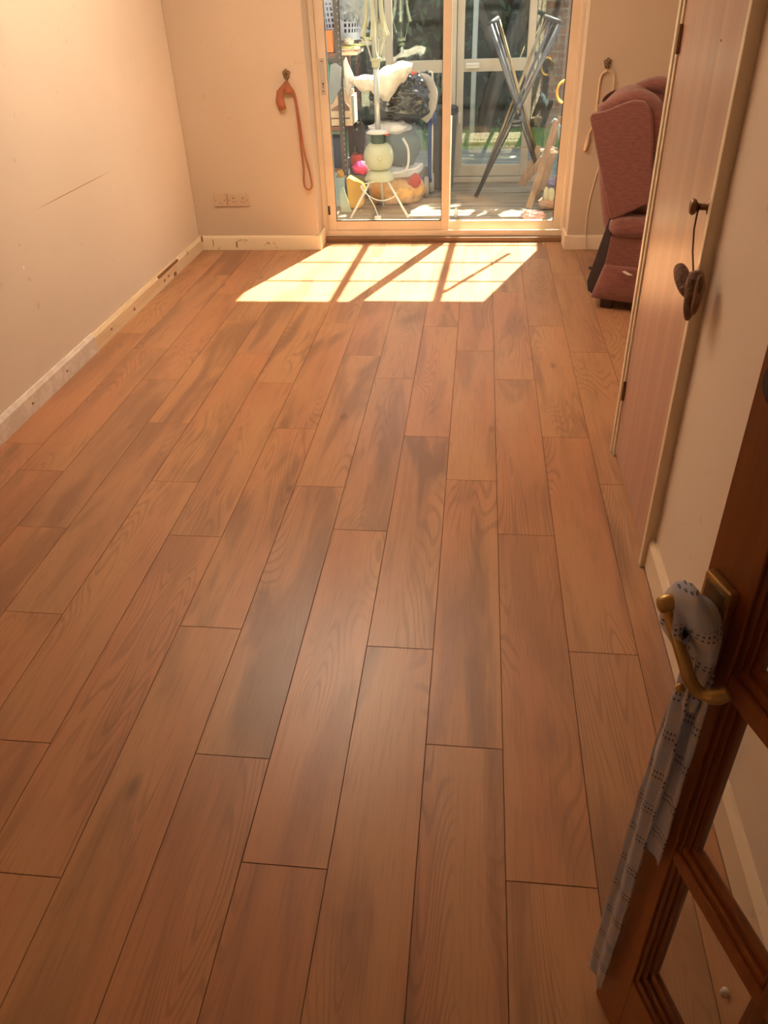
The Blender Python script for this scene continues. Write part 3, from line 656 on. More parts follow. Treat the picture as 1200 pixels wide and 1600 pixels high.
for w0, w1 in ((.004, .10), (.575, .671)):
    m = MB(); m.prism([(.040, .41), (.70, .41), (.70, .235), (.026, .245), (.035, .33)], w0, w1, I4)
    m.build('side_panel', 'chair_fabric', ac, bevel=.008, seg=3)
    m = MB()
    def sk(u, v, w0=w0, w1=w1):     # bulging, lightly gathered lower apron
        t = 2*PI*u; z = .25-.19*v
        x0_, x1_ = .024-.055*v, .71
        cx, hx = (x0_+x1_)/2, (x1_-x0_)/2; cy_, hy = (w0+w1)/2, (w1-w0)/2+.012+.014*math.sin(PI*v)
        c_, s_ = math.cos(t), math.sin(t)
        return Vector((cx+hx*math.copysign(abs(c_)**.25, c_), cy_+hy*math.copysign(abs(s_)**.3, s_)+.003*noise.noise(Vector((u*30, v*3, w0))), z))
    m.grid(sk, 72, 12, cu=True)
    bmesh.ops.holes_fill(m.bm, edges=[e_ for e_ in m.bm.edges if e_.is_boundary], sides=0)
    m.build('apron', 'chair_fabric', ac, smooth=True)
m = MB(); m.box(.68, .72, .10, .575, .07, .36); m.build('front_panel', 'chair_fabric', ac, bevel=.01)
m = MB()
m.prism([(.03, .50), (.012, .48), (-.066, .135), (-.055, .085), (-.01, .055), (.05, .06)], .035, .64, I4)
m.build('rear_lining', 'chair_lining', ac, bevel=.006)
m = MB(); m.box(.10, .66, .09, .58, .07, .30); m.build('base_frame', 'chair_lining', ac)
for x_, y_ in ((.02, .03), (.60, .03), (.02, .58), (.60, .58)):
    m = MB(); m.prism([(x_, .075), (x_+.008, 0), (x_+.07, 0), (x_+.09, .075)], y_, y_+.06, I4)
    m.build('foot', 'chair_foot_wood', ac, bevel=.003)
m = MB(); m.tube([(-.040, .07, .20), (-.070, .07, .203)], .009, 8); m.build('lever_stub', 'chair_lining', ac, smooth=True)
m = MB(); m.prism([(.13, .232), (.145, .238), (.19, .218), (.165, .216)], -.034, -.030, I4)
o = m.build('label_tab', 'tag_white', ac); o['label'] = 'small white label tab'

# ================================================================== FOREGROUND GLAZED DOOR
DA = math.atan2(-0.9436, 0.331)
d3 = struct(empty('door_3', (0.271, 0.709, 0.004), DA), 'varnished wooden glazed door standing open in the foreground', 'door')
# local: +x from free edge to hinge, visible face at y=0 (towards -y local is the camera side?)
NY = 1.0    # thickness grows towards local +y or -y; fixed below
# local y axis = rotate (0,1) by DA
ly = Vector((-math.sin(DA), math.cos(DA)))          # (.9436,.331): away from the camera side -> thickness along +y
T = 0.038
DW, DH = 0.745, 1.98
xs = [(.098, .249), (.297, .448), (.496, .647)]
rows = []
z = .272
while len(rows) < 5: rows.append((z, z+.262)); z += .336
m = MB()
m.box(0, .076, 0, T, 0, DH); m.box(DW-.076, DW, 0, T, 0, DH)
m.box(.076, DW-.076, 0, T, 0, .205); m.box(.076, DW-.076, 0, T, rows[-1][1]+.022, DH)
leaf = m.build('door_frame', 'varnished_pine', d3, bevel=.002)
# glazing bars (moulded): stepped prism profile
def bar(m, p0, p1, half=.024):
    """p0,p1 in (x,z); bar with stepped edges"""
    (xa, za), (xb, zb) = p0, p1
    if xa == xb:
        m.box(xa-half*.35, xa+half*.35, 0.001, T-.001, za, zb)
        m.box(xa-half*.7, xa+half*.7, .006, T-.006, za, zb)
        m.box(xa-half, xa+half, .013, T-.013, za, zb)
    else:
        m.box(xa, xb, 0.001, T-.001, za-half*.35, za+half*.35)
        m.box(xa, xb, .006, T-.006, za-half*.7, za+half*.7)
        m.box(xa, xb, .013, T-.013, za-half, za+half)
ztop = rows[-1][1]+.022
for xb in (.273, .472):
    m = MB(); bar(m, (xb, .205), (xb, ztop), .026); m.build('glazing_bar', 'mahogany_moulding', d3, bevel=.003, seg=3)
for i in range(4):
    zb = (rows[i][1]+rows[i+1][0])/2
    for (a, b) in xs:
        m = MB(); bar(m, (a-.022, zb), (b+.022, zb), .037); m.build('glazing_bar', 'varnished_pine', d3, bevel=.003, seg=3)
m = MB()
for z0, z1 in ((.205, ztop),):
    for x_, s in ((.076, 1), (DW-.076, -1)):
        m.box(*sorted((x_, x_+s*.009)), .004, T-.004, z0, z1); m.box(*sorted((x_, x_+s*.016)), .009, T-.009, z0, z1); m.box(*sorted((x_, x_+s*.024)), .014, T-.014, z0, z1)
    m.box(.076, DW-.076, .004, T-.004, .205, .225); m.box(.076, DW-.076, .009, T-.009, .205, .245); m.box(.076, DW-.076, .014, T-.014, .205, .272)
m.build('edge_moulding', 'mahogany_moulding', d3, bevel=.002)
for (a, b) in xs:
    for (z0, z1) in rows:
        boxo('glass_pane', 'door_glass', (a-.006, b+.006, T/2-.0015, T/2+.0015, z0-.006, z1+.006), d3)
# lever handle, camera side (local -y)
hd = MB()
hd.box(.012, .058, -.012, 0.0, .885, 1.022); 
hp = hd.build('backplate', 'brass', d3, bevel=.0025, seg=2)
m = MB(); m.box(.018, .052, -.0135, -.011, .892, 1.015); o = m.build('backplate_relief', 'antique_brass', d3, bevel=.002)
m = MB(); m.tube([(.034, -.010, .975), (.034, -.052, .975)], [.0085, .0075], 12); 
lp_ = bez([(.024, -.056, .988), (.034, -.060, .980), (.050, -.058, .965), (.066, -.056, .948), (.080, -.053, .930), (.092, -.046, .920), (.104, -.034, .924), (.108, -.024, .932)], 5)
m.tube(lp_, [.0054+.0020*math.sin(PI*i/(len(lp_)-1)*1.0)+(.003 if i > len(lp_)-9 else 0) for i in range(len(lp_))], 12)
m.lathe([(.004, -.012), (.010, -.010), (.0115, 0), (.009, .010), (.004, .012)], (.021, -.056, .990), 14, Matrix.Rotation(PI/2, 4, 'X'))
m.lathe([(.002, -.006), (.006, 0), (.002, .006)], (.082, -.064, .922), 10)
m.build('lever_handle', 'brass', d3, smooth=True)
m = MB(); m.box(-.0012, .001, .008, T-.008, .86, 1.02); m.prism([(-.013, .965), (0, .965), (0, .990), (-.013, .990)], .012, .026, I4)
m.build('latch', 'brass', d3, bevel=.0008)
m = MB(); m.lathe([(.030, 0), (.031, .006), (.027, .016), (.022, .022), (.004, .024)], (.055, -.0005, 1.262), 24, Matrix.Rotation(PI/2, 4, 'X'))
m.build('night_latch', 'chair_lining', d3, smooth=True)

# printed cotton strip tied over the lever
tw = tag(empty('cotton_scarf', (0.271, 0.709, 0), DA), 'narrow pale blue dotted cotton scarf looped over the brass door lever', 'scarf')
def ribbon(name, path, parent, seed=0, nseg=60, thick=.0025, ncol=17):
    """path: list of (x, y, z, width, fold) centre line; cross-section is a folded strip lying along local x"""
    n = len(path)
    def samp(t):
        f = t*(n-1); i = min(int(f), n-2); a = f-i; a = a*a*(3-2*a) if False else a
        return [path[i][k]*(1-a)+path[i+1][k]*a for k in range(5)]
    m = MB(); uvl = m.bm.loops.layers.uv.new('UVMap')
    rows_ = []; L_ = 0; prev = None
    for j in range(nseg+1):
        x, y, z, w_, fo = samp(j/nseg)
        c_ = Vector((x, y, z)); L_ += (c_-prev).length if prev else 0; prev = c_
        r_ = []
        for i in range(ncol):
            s_ = i/(ncol-1)-.5
            yy = y+.6*fo*math.cos(s_*2*PI*1.5+seed+z*5)*.5+.0025*noise.noise(Vector((s_*4, z*14, seed)))
            r_.append((m.bm.verts.new((x+s_*w_+.0025*noise.noise(Vector((s_*2, z*9, seed+4))), yy, z)), s_*.10+.2, L_))
        rows_.append(r_)
    for A, B in zip(rows_, rows_[1:]):
        for i in range(ncol-1):
            q = (A[i], A[i+1], B[i+1], B[i]); f_ = m.bm.faces.new([k[0] for k in q])
            for lp, k in zip(f_.loops, q): lp[uvl].uv = (k[1], k[2])
    return m.build(name, 'printed_cotton', parent, smooth=True, solid=thick, recalc=True)
ribbon('front_tail', [(.050, -.036, .965, .022, .006), (.052, -.036, .92, .026, .010), (.052, -.034, .87, .034, .012), (.048, -.032, .82, .040, .014), (.042, -.030, .75, .042, .014), (.034, -.026, .66, .040, .012), (.027, -.022, .55, .038, .010),
                      (.021, -.020, .42, .038, .010), (.016, -.018, .28, .040, .009), (.012, -.018, .16, .042, .008), (.010, -.018, .095, .044, .007)], tw, 0, 120)
ribbon('rear_tail', [(.066, -.022, .93, .022, .006), (.066, -.020, .88, .030, .010), (.062, -.018, .80, .036, .010), (.060, -.016, .70, .036, .008), (.056, -.014, .60, .036, .006), (.055, -.013, .548, .036, .004)], tw, 2.0, 60)
m = MB(); uvl = m.bm.loops.layers.uv.new('UVMap')
cp_ = bez([(.026, -.046, .958), (.028, -.045, .978), (.036, -.040, .990), (.047, -.032, .986), (.058, -.027, .966), (.063, -.026, .935), (.062, -.026, .895), (.060, -.028, .865)], 6)
def drape(u, v):
    f = v*(len(cp_)-1); i = min(int(f), len(cp_)-2); p = cp_[i].lerp(cp_[i+1], f-i); d = (cp_[i+1]-cp_[i]).normalized()
    a = Vector((0.35, .93, 0)); a = (a-d*a.dot(d)).normalized(); b = d.cross(a)
    R_ = .012+.020*math.sin(PI*min(1, v*1.15+.12))**.8 if v < .85 else .012+.020*math.sin(PI*min(1, .85*1.15+.12))**.8
    R_ = max(R_, .010); t = 2*PI*u
    k = 1+.14*math.sin(3*t+v*5)+.08*noise.noise(Vector((math.cos(t)*2, math.sin(t)*2, v*6)))
    return p+(a*math.cos(t)*.62+b*math.sin(t)*1.05)*R_*k
m.grid(drape, 36, 44, cu=True)
bmesh.ops.holes_fill(m.bm, edges=[e_ for e_ in m.bm.edges if e_.is_boundary], sides=0)
for f_ in m.bm.faces:
    for lp in f_.loops: lp[uvl].uv = ((lp.vert.co.y+lp.vert.co.x*.5)*1.5, (-lp.vert.co.z*1.1+lp.vert.co.x*.4)*1.5)
m.build('looped_fold', 'printed_cotton', tw, smooth=True)

m = MB(); m.lathe([(.007, 0), (.008, .002), (.007, .009), (.004, .012)], (.508, .731, .001), 14)
tag(m.build('white_pellet', 'white_metal', smooth=True), 'tiny white plastic pellet lying on the floor behind the glazed door', 'pellet')

# unseen uplighter added to brighten the room: its light goes to the ceiling
lmp = tag(empty('added_fill_lamp', (-0.8, 3.8, 1.78)), 'white bowl fill light, unseen and added under the ceiling to brighten the room', 'lamp')
m = MB(); m.lathe([(.02, 0), (.12, .02), (.19, .06), (.22, .10), (.215, .10), (.185, .066), (.115, .028), (.02, .01)], (-.8, 3.8, 1.78), 36); kid(m.build('fill_bowl', 'fill_bowl_white', smooth=True), lmp)
m = MB()
for a_ in range(3): m.tube([(-.8+.21*math.cos(a_*2.094), 3.8+.21*math.sin(a_*2.094), 1.88), (-.8, 3.8, CEIL)], .002, 5)
kid(m.build('suspension_cord', 'white_metal'), lmp)
ll = bpy.data.lights.new('added_fill_light', 'AREA'); ll.shape = 'DISK'; ll.size = 0.3; ll.energy = FILL_W; ll.color = (1, .84, .68)
lo = bpy.data.objects.new('added_fill_light', ll); C.objects.link(lo); lo.location = (-0.8, 3.8, 1.83); lo.rotation_euler = (PI, 0, 0); kid(lo, lmp)

# ================================================================== LEAN-TO OUTSIDE THE PATIO DOOR
OY = 7.675
def roofz(y): return 2.35-.2*(y-5.8)
m = MB()
x = -2.6; k = 0
yb = 5.86
while yb < OY+.06:
    m.box(-2.2, 1.6, yb, yb+.115, -.03, -.002-.002*(k % 3)); yb += .118; k += 1
struct(m.build('floor_leanto', 'leanto_boards'), 'worn pale board floor of the glazed lean-to', 'floor')
m = MB(); m.box(-1.98, -1.93, 5.86, OY, 0, .9); m.box(-1.98, -1.93, 5.86, OY, .9, 2.4) if False else None
for yy in (5.88, 6.75, OY-.05): m.box(-1.98, -1.92, yy, yy+.05, 0, roofz(yy)-.06)
struct(m.build('wall_leanto_left', 'white_alu'), 'low side wall of the lean-to behind the shelving', 'wall')
m = MB(); m.box(.98, 1.03, 5.86, OY, 0, .7)
for yy in (5.88, 6.75, OY-.05): m.box(.98, 1.03, yy, yy+.05, 0, roofz(yy)-.06)
struct(m.build('wall_leanto_right', 'white_alu'), 'low right side wall of the lean-to', 'wall')

def brickmat():
    m, nt, b = nodes('house_brick'); N, L_ = nt.nodes, nt.links
    tc = N.new('ShaderNodeTexCoord'); mp = N.new('ShaderNodeMapping'); mp.inputs['Rotation'].default_value = (PI/2, 0, 0); L_.new(tc.outputs['Object'], mp.inputs[0])
    br = N.new('ShaderNodeTexBrick'); br.inputs['Scale'].default_value = 1.0; br.inputs['Brick Width'].default_value = .225; br.inputs['Row Height'].default_value = .075; br.inputs['Mortar Size'].default_value = .006
    br.inputs['Color1'].default_value = (.20, .10, .07, 1); br.inputs['Color2'].default_value = (.14, .075, .06, 1); br.inputs['Mortar'].default_value = (.22, .19, .16, 1)
    L_.new(mp.outputs[0], br.inputs[0]); L_.new(br.outputs[0], b.inputs['Base Color']); b.inputs['Roughness'].default_value = .9
brickmat()
m = MB(); m.box(-2.2, DX0-.02, DYO+.002, DYO+.012, 0, roofz(5.87)-.07); m.box(DX1+.02, 1.6, DYO+.002, DYO+.012, 0, roofz(5.87)-.07); m.box(DX0-.02, DX1+.02, DYO+.002, DYO+.012, DZ+.01, roofz(5.87)-.07)
struct(m.build('wall_exterior', 'house_brick'), 'brown brick outside face of the house wall inside the lean-to', 'wall')
# roof: rafters and glazing
def slope_box(m, x0, x1, y0, y1, h0, h1):
    a = roofz(y0); b = roofz(y1)
    v = [m.bm.verts.new(p) for p in ((x0, y0, a+h0), (x1, y0, a+h0), (x1, y1, b+h0), (x0, y1, b+h0), (x0, y0, a+h1), (x1, y0, a+h1), (x1, y1, b+h1), (x0, y1, b+h1))]
    m._new([m.bm.faces.new([v[i] for i in f]) for f in ((0,3,2,1),(4,5,6,7),(0,1,5,4),(1,2,6,5),(2,3,7,6),(3,0,4,7))])
rf = struct(empty('roof', (-.3, 6.7, 2.2)), 'glazed sloping roof of the lean-to', 'roof')
m = MB()
for xr in (-1.92, -1.51, -.89, -.272, .346, .965): slope_box(m, xr-.022, xr+.022, 5.86, 7.72, -.06, 0)
kid(m.build('rafters', 'white_alu'), rf)
m = MB()
for yr in (6.02, 6.385, 6.73, 7.08, 7.45): slope_box(m, -1.95, 1.0, yr-.007, yr+.007, -.012, .002)
kid(m.build('roof_battens', 'white_alu'), rf)
m = MB(); slope_box(m, -1.97, 1.02, 5.86, 7.74, .003, .008); kid(m.build('roof_glazing', 'roof_glass'), rf)
m = MB(); m.tube([(.745, 6.87, roofz(6.87)-.075), (.365, 6.16, roofz(6.16)-.075)], .016, 8); kid(m.build('shadow_bar', 'garden_timber'), rf)  # unseen bar added to cast the slanting shadow on the indoor floor

# outer glazed wall: frame, two door leaves and side lights
ow = struct(empty('window_1', (-.2, OY, 0)), 'white aluminium glazed outer wall with a middle rail', 'window')
T2 = .045
m = MB(); m.box(-1.95, 1.0, OY, OY+.09, 0, .045); m.box(-1.95, 1.0, OY, OY+.09, 1.881, 1.97)
for xx in (-1.95, .95): m.box(xx, xx+.05, OY, OY+.09, .045, 1.88)
kid(m.build('frame', 'white_alu', bevel=.003), ow)
def leafp(x0, x1, y0, label):
    m = MB(); zt = 1.87
    m.box(x0, x0+.062, y0, y0+T2, .05, zt); m.box(x1-.062, x1, y0, y0+T2, .05, zt)
    m.box(x0+.062, x1-.062, y0+.001, y0+T2-.001, .05, .145); m.box(x0+.062, x1-.062, y0+.001, y0+T2-.001, zt-.08, zt); m.box(x0+.062, x1-.062, y0+.001, y0+T2-.001, .895, .990)
    l_ = kid(m.build('door_leaf', 'white_alu', bevel=.003), ow)
    for z0, z1 in ((.145, .895), (.99, zt-.08)):
        kid2(boxo('glass_pane', 'outer_glass', (x0+.06, x1-.06, y0+.015, y0+.019, z0-.004, z1+.004)), l_, ow)
    return l_
la = leafp(-.832, -.222, OY+.005, '')
lb = leafp(-.218, .440, OY+.03, '')
m = MB(); m.box(-.14, -.02, OY-.005, OY+.03, .925, .965); m.tube(bez([(-.13, OY-.03, .935), (-.10, OY-.045, .935), (-.04, OY-.045, .935), (-.03, OY-.03, .935)]), .008, 8); m.tube(bez([(-.13, OY-.03, .958), (-.10, OY-.045, .958), (-.04, OY-.045, .958), (-.03, OY-.03, .958)]), .008, 8)
kid2(m.build('door_handle', 'white_metal', bevel=.002), lb, ow)
kid2(boxo('white_catch', 'white_metal', (-.195, -.178, OY+.012, OY+.032, .495, .585), bevel=.002), lb, ow)
kid(boxo('glass_pane', 'outer_glass', (-1.90, -.835, OY+.04, OY+.044, .045, 1.88)), ow)
kid(boxo('glass_pane', 'outer_glass', (.445, .95, OY+.05, OY+.054, .045, 1.88)), ow)

# garden beyond
m = MB(); yb = 7.80; k = 0
MZ = Matrix.Translation((0, 8.7, 0)) @ Matrix.Rotation(math.radians(6), 4, 'Z') @ Matrix.Translation((0, -8.7, 0))
while yb < 9.55:
    m.box(-4.5, 4.5, yb, yb+.118, -.05, -.02-.002*(k % 2), MZ); yb += .125; k += 1
struct(m.build('patio_decking', 'deck_boards'), 'weathered grey decking outside the lean-to', 'decking')
struct(boxo('ground', 'fence_timber', (-12, 12, 5.87, 16, -.12, -.055)), 'dark earth ground of the garden', 'ground')
m = MB()
m.box(-6, 6, 9.55, 12, -.055, -.03)
for i in range(5200):
    x_, y_ = random.uniform(-3.2, 3.6), random.uniform(9.45, 10.7)
    h_ = random.uniform(.03, .11); a_ = random.uniform(0, PI); dx, dy = .008*math.cos(a_), .008*math.sin(a_)
    t_ = (random.uniform(-.03, .03), random.uniform(-.03, .03))
    f_ = m.bm.faces.new([m.bm.verts.new(p) for p in ((x_-dx, y_-dy, -.03), (x_+dx, y_+dy, -.03), (x_+t_[0], y_+t_[1], -.03+h_))]); f_.material_index = 0
tag(m.build('lawn', 'lawn_green'), 'bright green grass strip beyond the decking', 'grass', kind='stuff')
def leaves(m, n, fn, sz=.07):
    for i in range(n):
        p, nn = fn(); p = Vector(p)
        d1 = Vector((random.gauss(0, 1), random.gauss(0, 1), random.gauss(0, 1))).normalized(); d2 = d1.cross(Vector((random.gauss(0, 1), random.gauss(0, 1), random.gauss(0, 1)))).normalized()
        s_ = sz*random.uniform(.5, 1.2)
        m._new([m.bm.faces.new([m.bm.verts.new(p+q) for q in (-d1*s_, d2*s_*.45, d1*s_, -d2*s_*.45)])])
hg = tag(empty('hedge', (0, 11.2, -.05)), 'dense dark evergreen hedge at the end of the garden', 'hedge')
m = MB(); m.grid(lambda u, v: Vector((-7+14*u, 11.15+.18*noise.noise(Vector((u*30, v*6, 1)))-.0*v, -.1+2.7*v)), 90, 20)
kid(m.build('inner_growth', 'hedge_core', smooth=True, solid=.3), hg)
m = MB(); leaves(m, 9000, lambda: ((random.uniform(-6, 6.5), 10.93+.22*noise.noise(Vector((random.random()*20, 1, 2)))+random.gauss(0, .07), random.uniform(-.05, 2.7)), 0), .075)
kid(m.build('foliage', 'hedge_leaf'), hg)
m = MB(); m.tube(bez([(.02, 10.2, -.08), (.10, 10.2, .35), (.25, 10.2, .8), (.50, 10.2, 1.35), (.75, 10.25, 2.1), (.95, 10.4, 3.1), (1.2, 10.6, 4.2)], 4), [.085]*8+[.075]*8+[.06]*9, 12)
m.tube(bez([(.22, 10.2, .70), (.0, 10.15, 1.2), (-.35, 10.1, 1.9), (-.5, 10.1, 2.6)], 4), [.05]*7+[.035]*6, 10)
tr_ = empty('tree', (.02, 10.2, -.05)); tag(tr_, 'dark leaning garden tree seen through the outer glass door, unseen upper crown added for shade', 'tree')
kid(m.build('trunk', 'tree_bark', smooth=True), tr_)
m = MB()
def cr_():
    a_ = random.gauss(0, 1); return ((.4+.9*random.gauss(0, 1), 10.4+.35*random.gauss(0, 1), 3.4+.35*random.gauss(0, 1)), 0)
leaves(m, 1600, cr_, .10)
def shade_crown():  # unseen crown added to shade the lean-to floor
    while True:
        q = Vector((random.uniform(-1, 1), random.uniform(-1, 1), random.uniform(-1, 1)))
        if q.length < 1: break
    return ((1.25+2.1*q.x, 11.0+1.35*q.y, 4.25+.38*q.z), 0)
leaves(m, 5200, shade_crown, .15); kid(m.build('foliage', 'hedge_leaf'), tr_)
m = MB(); m.tube([(-.09, 9.75, -.05), (-.085, 9.75, 1.0), (-.075, 9.75, 2.3)], .028, 10)  # added post stands in for a pole reflected in the outer glass
tag(m.build('pole_reflection', 'white_metal', smooth=True), 'pale added post standing in for a pole reflection in the outer glass', 'post')
m = MB(); 
for i in range(22): m.box(.95+i*.12, 1.06+i*.12, 10.62+.004*(i % 2), 10.645+.004*(i % 2), -.05, 1.8)
tag(m.build('garden_fence', 'fence_timber'), 'brown vertical board fence at the right end of the garden', 'fence')

# ------------------------------------------------------------------ rotary airer
AXx, AYy = -.790, 6.60
ra = tag(empty('rotary_airer', (AXx, AYy, 0)), 'cream ball bodied rotary clothes airer on white tripod legs', 'clothes airer')
def L(name, m, mt, par=None, **k):
    return kid(m.build(name, mt, **k), par)
m = MB(); m.lathe([(.02, .326), (.078, .330), (.102, .355), (.115, .390), (.119, .425), (.114, .460), (.098, .495), (.074, .516), (.05, .522)], (AXx, AYy, 0), 36); L('body', m, 'airer_cream', ra, smooth=True)
m = MB(); m.lathe([(.117, .250), (.119, .256), (.108, .285), (.088, .315), (.075, .325), (.02, .326)], (AXx, AYy, 0), 36); L('skirt', m, 'airer_cream', ra, smooth=True)
m = MB(); m.lathe([(.055, .520), (.058, .528), (.055, .585), (.04, .59)], (AXx, AYy, 0), 28)
for a_ in range(20): m.box(.054, .0595, -.003, .003, .532, .582, Matrix.Translation((AXx, AYy, 0)) @ Matrix.Rotation(a_*PI/10, 4, 'Z'))
L('locking_collar', m, 'airer_green', ra)
m = MB(); m.lathe([(.055, .586), (.088, .590), (.092, .598), (.066, .612), (.02, .618)], (AXx, AYy, 0), 28); L('lid', m, 'white_metal', ra, smooth=True)
m = MB(); m.lathe([(.018, 0), (.018, .006), (.012, .012), (.004, .013)], (AXx+.02, AYy-.114, .425), 18, Matrix.Rotation(PI/2, 4, 'X')); m.lathe([(.030, 0), (.030, .003), (.024, .003)], (AXx+.012, AYy-.112, .422), 22, Matrix.Rotation(PI/2, 4, 'X')); L('control_dial', m, 'airer_cream', ra, smooth=True)
m = MB(); m.tube([(AXx, AYy, .60), (AXx+.0, AYy, 1.07)], .0215, 16); m.tube([(AXx, AYy, 1.07), (AXx, AYy, 2.0)], .026, 16); L('pole', m, 'airer_pole', ra, smooth=True)
m = MB(); m.lathe([(.024, 1.035), (.030, 1.04), (.032, 1.075), (.042, 1.08), (.042, 1.098), (.028, 1.10)], (AXx, AYy, 0), 24); L('pole_collar', m, 'airer_cream', ra, smooth=False)
for a_, ft in ((0, (-.215, -.235)), (1, (.25, -.235)), (2, (.0, .19))):
    m = MB(); fx, fy = ft; n_ = math.hypot(fx, fy)
    m.tube([(AXx+fx/n_*.08, AYy+fy/n_*.08, .27), (AXx+fx, AYy+fy, .009)], .0095, 10)
    l_ = L('leg', m, 'white_metal', ra, smooth=True)
for i, (a_, dx_) in enumerate(((200, 0), (160, 0), (330, 0), (20, 0), (265, 0), (90, 0))):
    t_ = math.radians(a_); ex, ey = math.cos(t_), math.sin(t_)
    m = MB(); p = [(AXx+ex*.035, AYy+ey*.035, 1.95), (AXx+ex*.05, AYy+ey*.05, 1.6), (AXx+ex*.060, AYy+ey*.060, 1.38), (AXx+ex*.085, AYy+ey*.085, 1.27), (AXx+ex*.098, AYy+ey*.098, 1.235)]
    m.tube(bez(p, 4), [.011]*5+[.012]*4+[.014]*4+[.017]*4, 10, flat=(1, .6))
    a2 = L('airer_arm', m, 'airer_cream', ra, smooth=True)
    m = MB(); m.tube([(AXx+ex*.085, AYy+ey*.085, 1.25), (AXx+ex*.034, AYy+ey*.034, 1.09)], .0022, 5); L('stay_wire', m, 'white_metal', ra)
m = MB(); m.tube(bez([(AXx+.03, AYy-.09, .262), (AXx-.13, AYy-.15, .235), (AXx-.06, AYy-.18, .16), (AXx+.03, AYy-.19, .13), (AXx+.12, AYy-.18, .15), (AXx+.16, AYy-.17, .19)]), .0038, 6)
m.tube(bez([(AXx-.13, AYy-.15, .235), (AXx-.04, AYy-.2, .12), (AXx-.005, AYy-.22, .05), (AXx+.01, AYy-.24, .012)]), .0038, 6)
m.box(AXx-.02, AXx+.03, AYy-.27, AYy-.225, 0, .025); L('power_cord', m, 'white_metal', ra, smooth=False)
m = MB(); m.box(AXx+.055, AXx+.085, AYy-.03, AYy-.005, .575, .605); L('switch', m, 'red_cap', ra, bevel=.004)

# ------------------------------------------------------------------ bags, trolley and bin behind it
cb = tag(empty('clear_sack', (-.70, 7.02, 0)), 'large clear plastic sack with orange and dark contents, behind the airer', 'sack')
m = MB()
def sack(u, v, s=1.0, z0=.005, z1=.64):
    t = 2*PI*u; z = z0+(z1-z0)*v
    rr = s*(.205+.03*math.sin(PI*v)-.10*max(0, v-.85)/.15*1.0)*(1+.10*noise.noise(Vector((math.cos(t)*2.2, math.sin(t)*2.2, z*7)))+.04*noise.noise(Vector((math.cos(t)*7, math.sin(t)*7, z*18))))
    return Vector((-.70+rr*math.cos(t)*1.10, 6.98+rr*math.sin(t)*.80, z+.02*noise.noise(Vector((t, z*5, 2)))*(v > .1)))
m.grid(sack, 64, 34, cu=True)
bmesh.ops.holes_fill(m.bm, edges=[e_ for e_ in m.bm.edges if e_.is_boundary], sides=0)
L('polythene_sack', m, 'clear_polythene', cb, smooth=True)
m = MB(); m.grid(lambda u, v: sack(u, v, .95, .01, .215), 48, 8, cu=True); bmesh.ops.holes_fill(m.bm, edges=[e_ for e_ in m.bm.edges if e_.is_boundary], sides=0); L('orange_contents', m, 'bag_content_orange', cb, smooth=True)
m = MB(); m.grid(lambda u, v: sack(u, v, .93, .215, .30), 48, 6, cu=True); bmesh.ops.holes_fill(m.bm, edges=[e_ for e_ in m.bm.edges if e_.is_boundary], sides=0); L('white_contents', m, 'bag_content_white', cb, smooth=True)
m = MB(); m.blob((-.535, 6.865, .185), (.06, .04, .06), .1, 2); L('red_contents', m, 'bag_content_red', cb, smooth=True)
m = MB(); m.blob((-.665, 6.97, .43), (.185, .15, .155), .15, 2.5, seed=3); L('dark_contents', m, 'bag_content_dark', cb, smooth=True)
m = MB(); m.blob((-.73, 6.93, .582), (.17, .11, .055), .2, 3, seed=8); L('pale_contents', m, 'bag_content_white', cb, smooth=True)
m = MB(); m.tube(bez([(-.615, 6.80, .52), (-.575, 6.785, .45), (-.57, 6.785, .35), (-.60, 6.79, .28), (-.70, 6.785, .262), (-.80, 6.79, .265)]), .011, 8, flat=(1, .5))
m.tube(bez([(-.60, 6.79, .28), (-.52, 6.80, .29), (-.465, 6.90, .31)]), .008, 8, flat=(1, .5)); L('handle_strap', m, 'bag_content_white', cb, smooth=True)

m = MB(); m.blob((-.655, 6.98, .765), (.235, .17, .165), .30, 1.3, 72, 48, 2.0, ridged=.22, octv=2)
m.blob((-.51, 6.96, .84), (.09, .09, .10), .3, 1.5, 48, 32, 6.0, ridged=.35, octv=2)
tag(m.build('rubbish_bag', 'black_polythene', smooth=True, subd=1), 'shiny black refuse bag heaped on the clear sack', 'bag')
# fleece throw draped across
def throw(u, v):
    x = -1.035+.495*u; t = 2*PI*v
    def lerp(tab):
        for (a0, z0), (a1, z1) in zip(tab, tab[1:]):
            if u <= a1: k = (u-a0)/(a1-a0); k = k*k*(3-2*k); return z0+(z1-z0)*k
        return tab[-1][1]
    top = lerp([(0, .950), (.35, .968), (.62, 1.022), (.85, 1.045), (1, 1.03)]); bot = lerp([(0, .905), (.3, .862), (.60, .765), (.85, .90), (1, .985)])
    zc, hh = (top+bot)/2, (top-bot)/2; yr = .045+.75*hh
    yy = 6.88+yr*math.cos(t); zz = zc+hh*math.sin(t)
    d = noise.fractal(Vector((x*9, yy*9, zz*9)), .8, 2.1, 3)*.018
    return Vector((x+d*.5, yy+d, zz+d))
m = MB(); m.grid(throw, 60, 40, cv=True); bmesh.ops.holes_fill(m.bm, edges=[e_ for e_ in m.bm.edges if e_.is_boundary], sides=0)
tag(m.build('fleece_throw', 'fleece', smooth=True), 'pale cream fleece throw bundled on top of the black bag', 'throw')

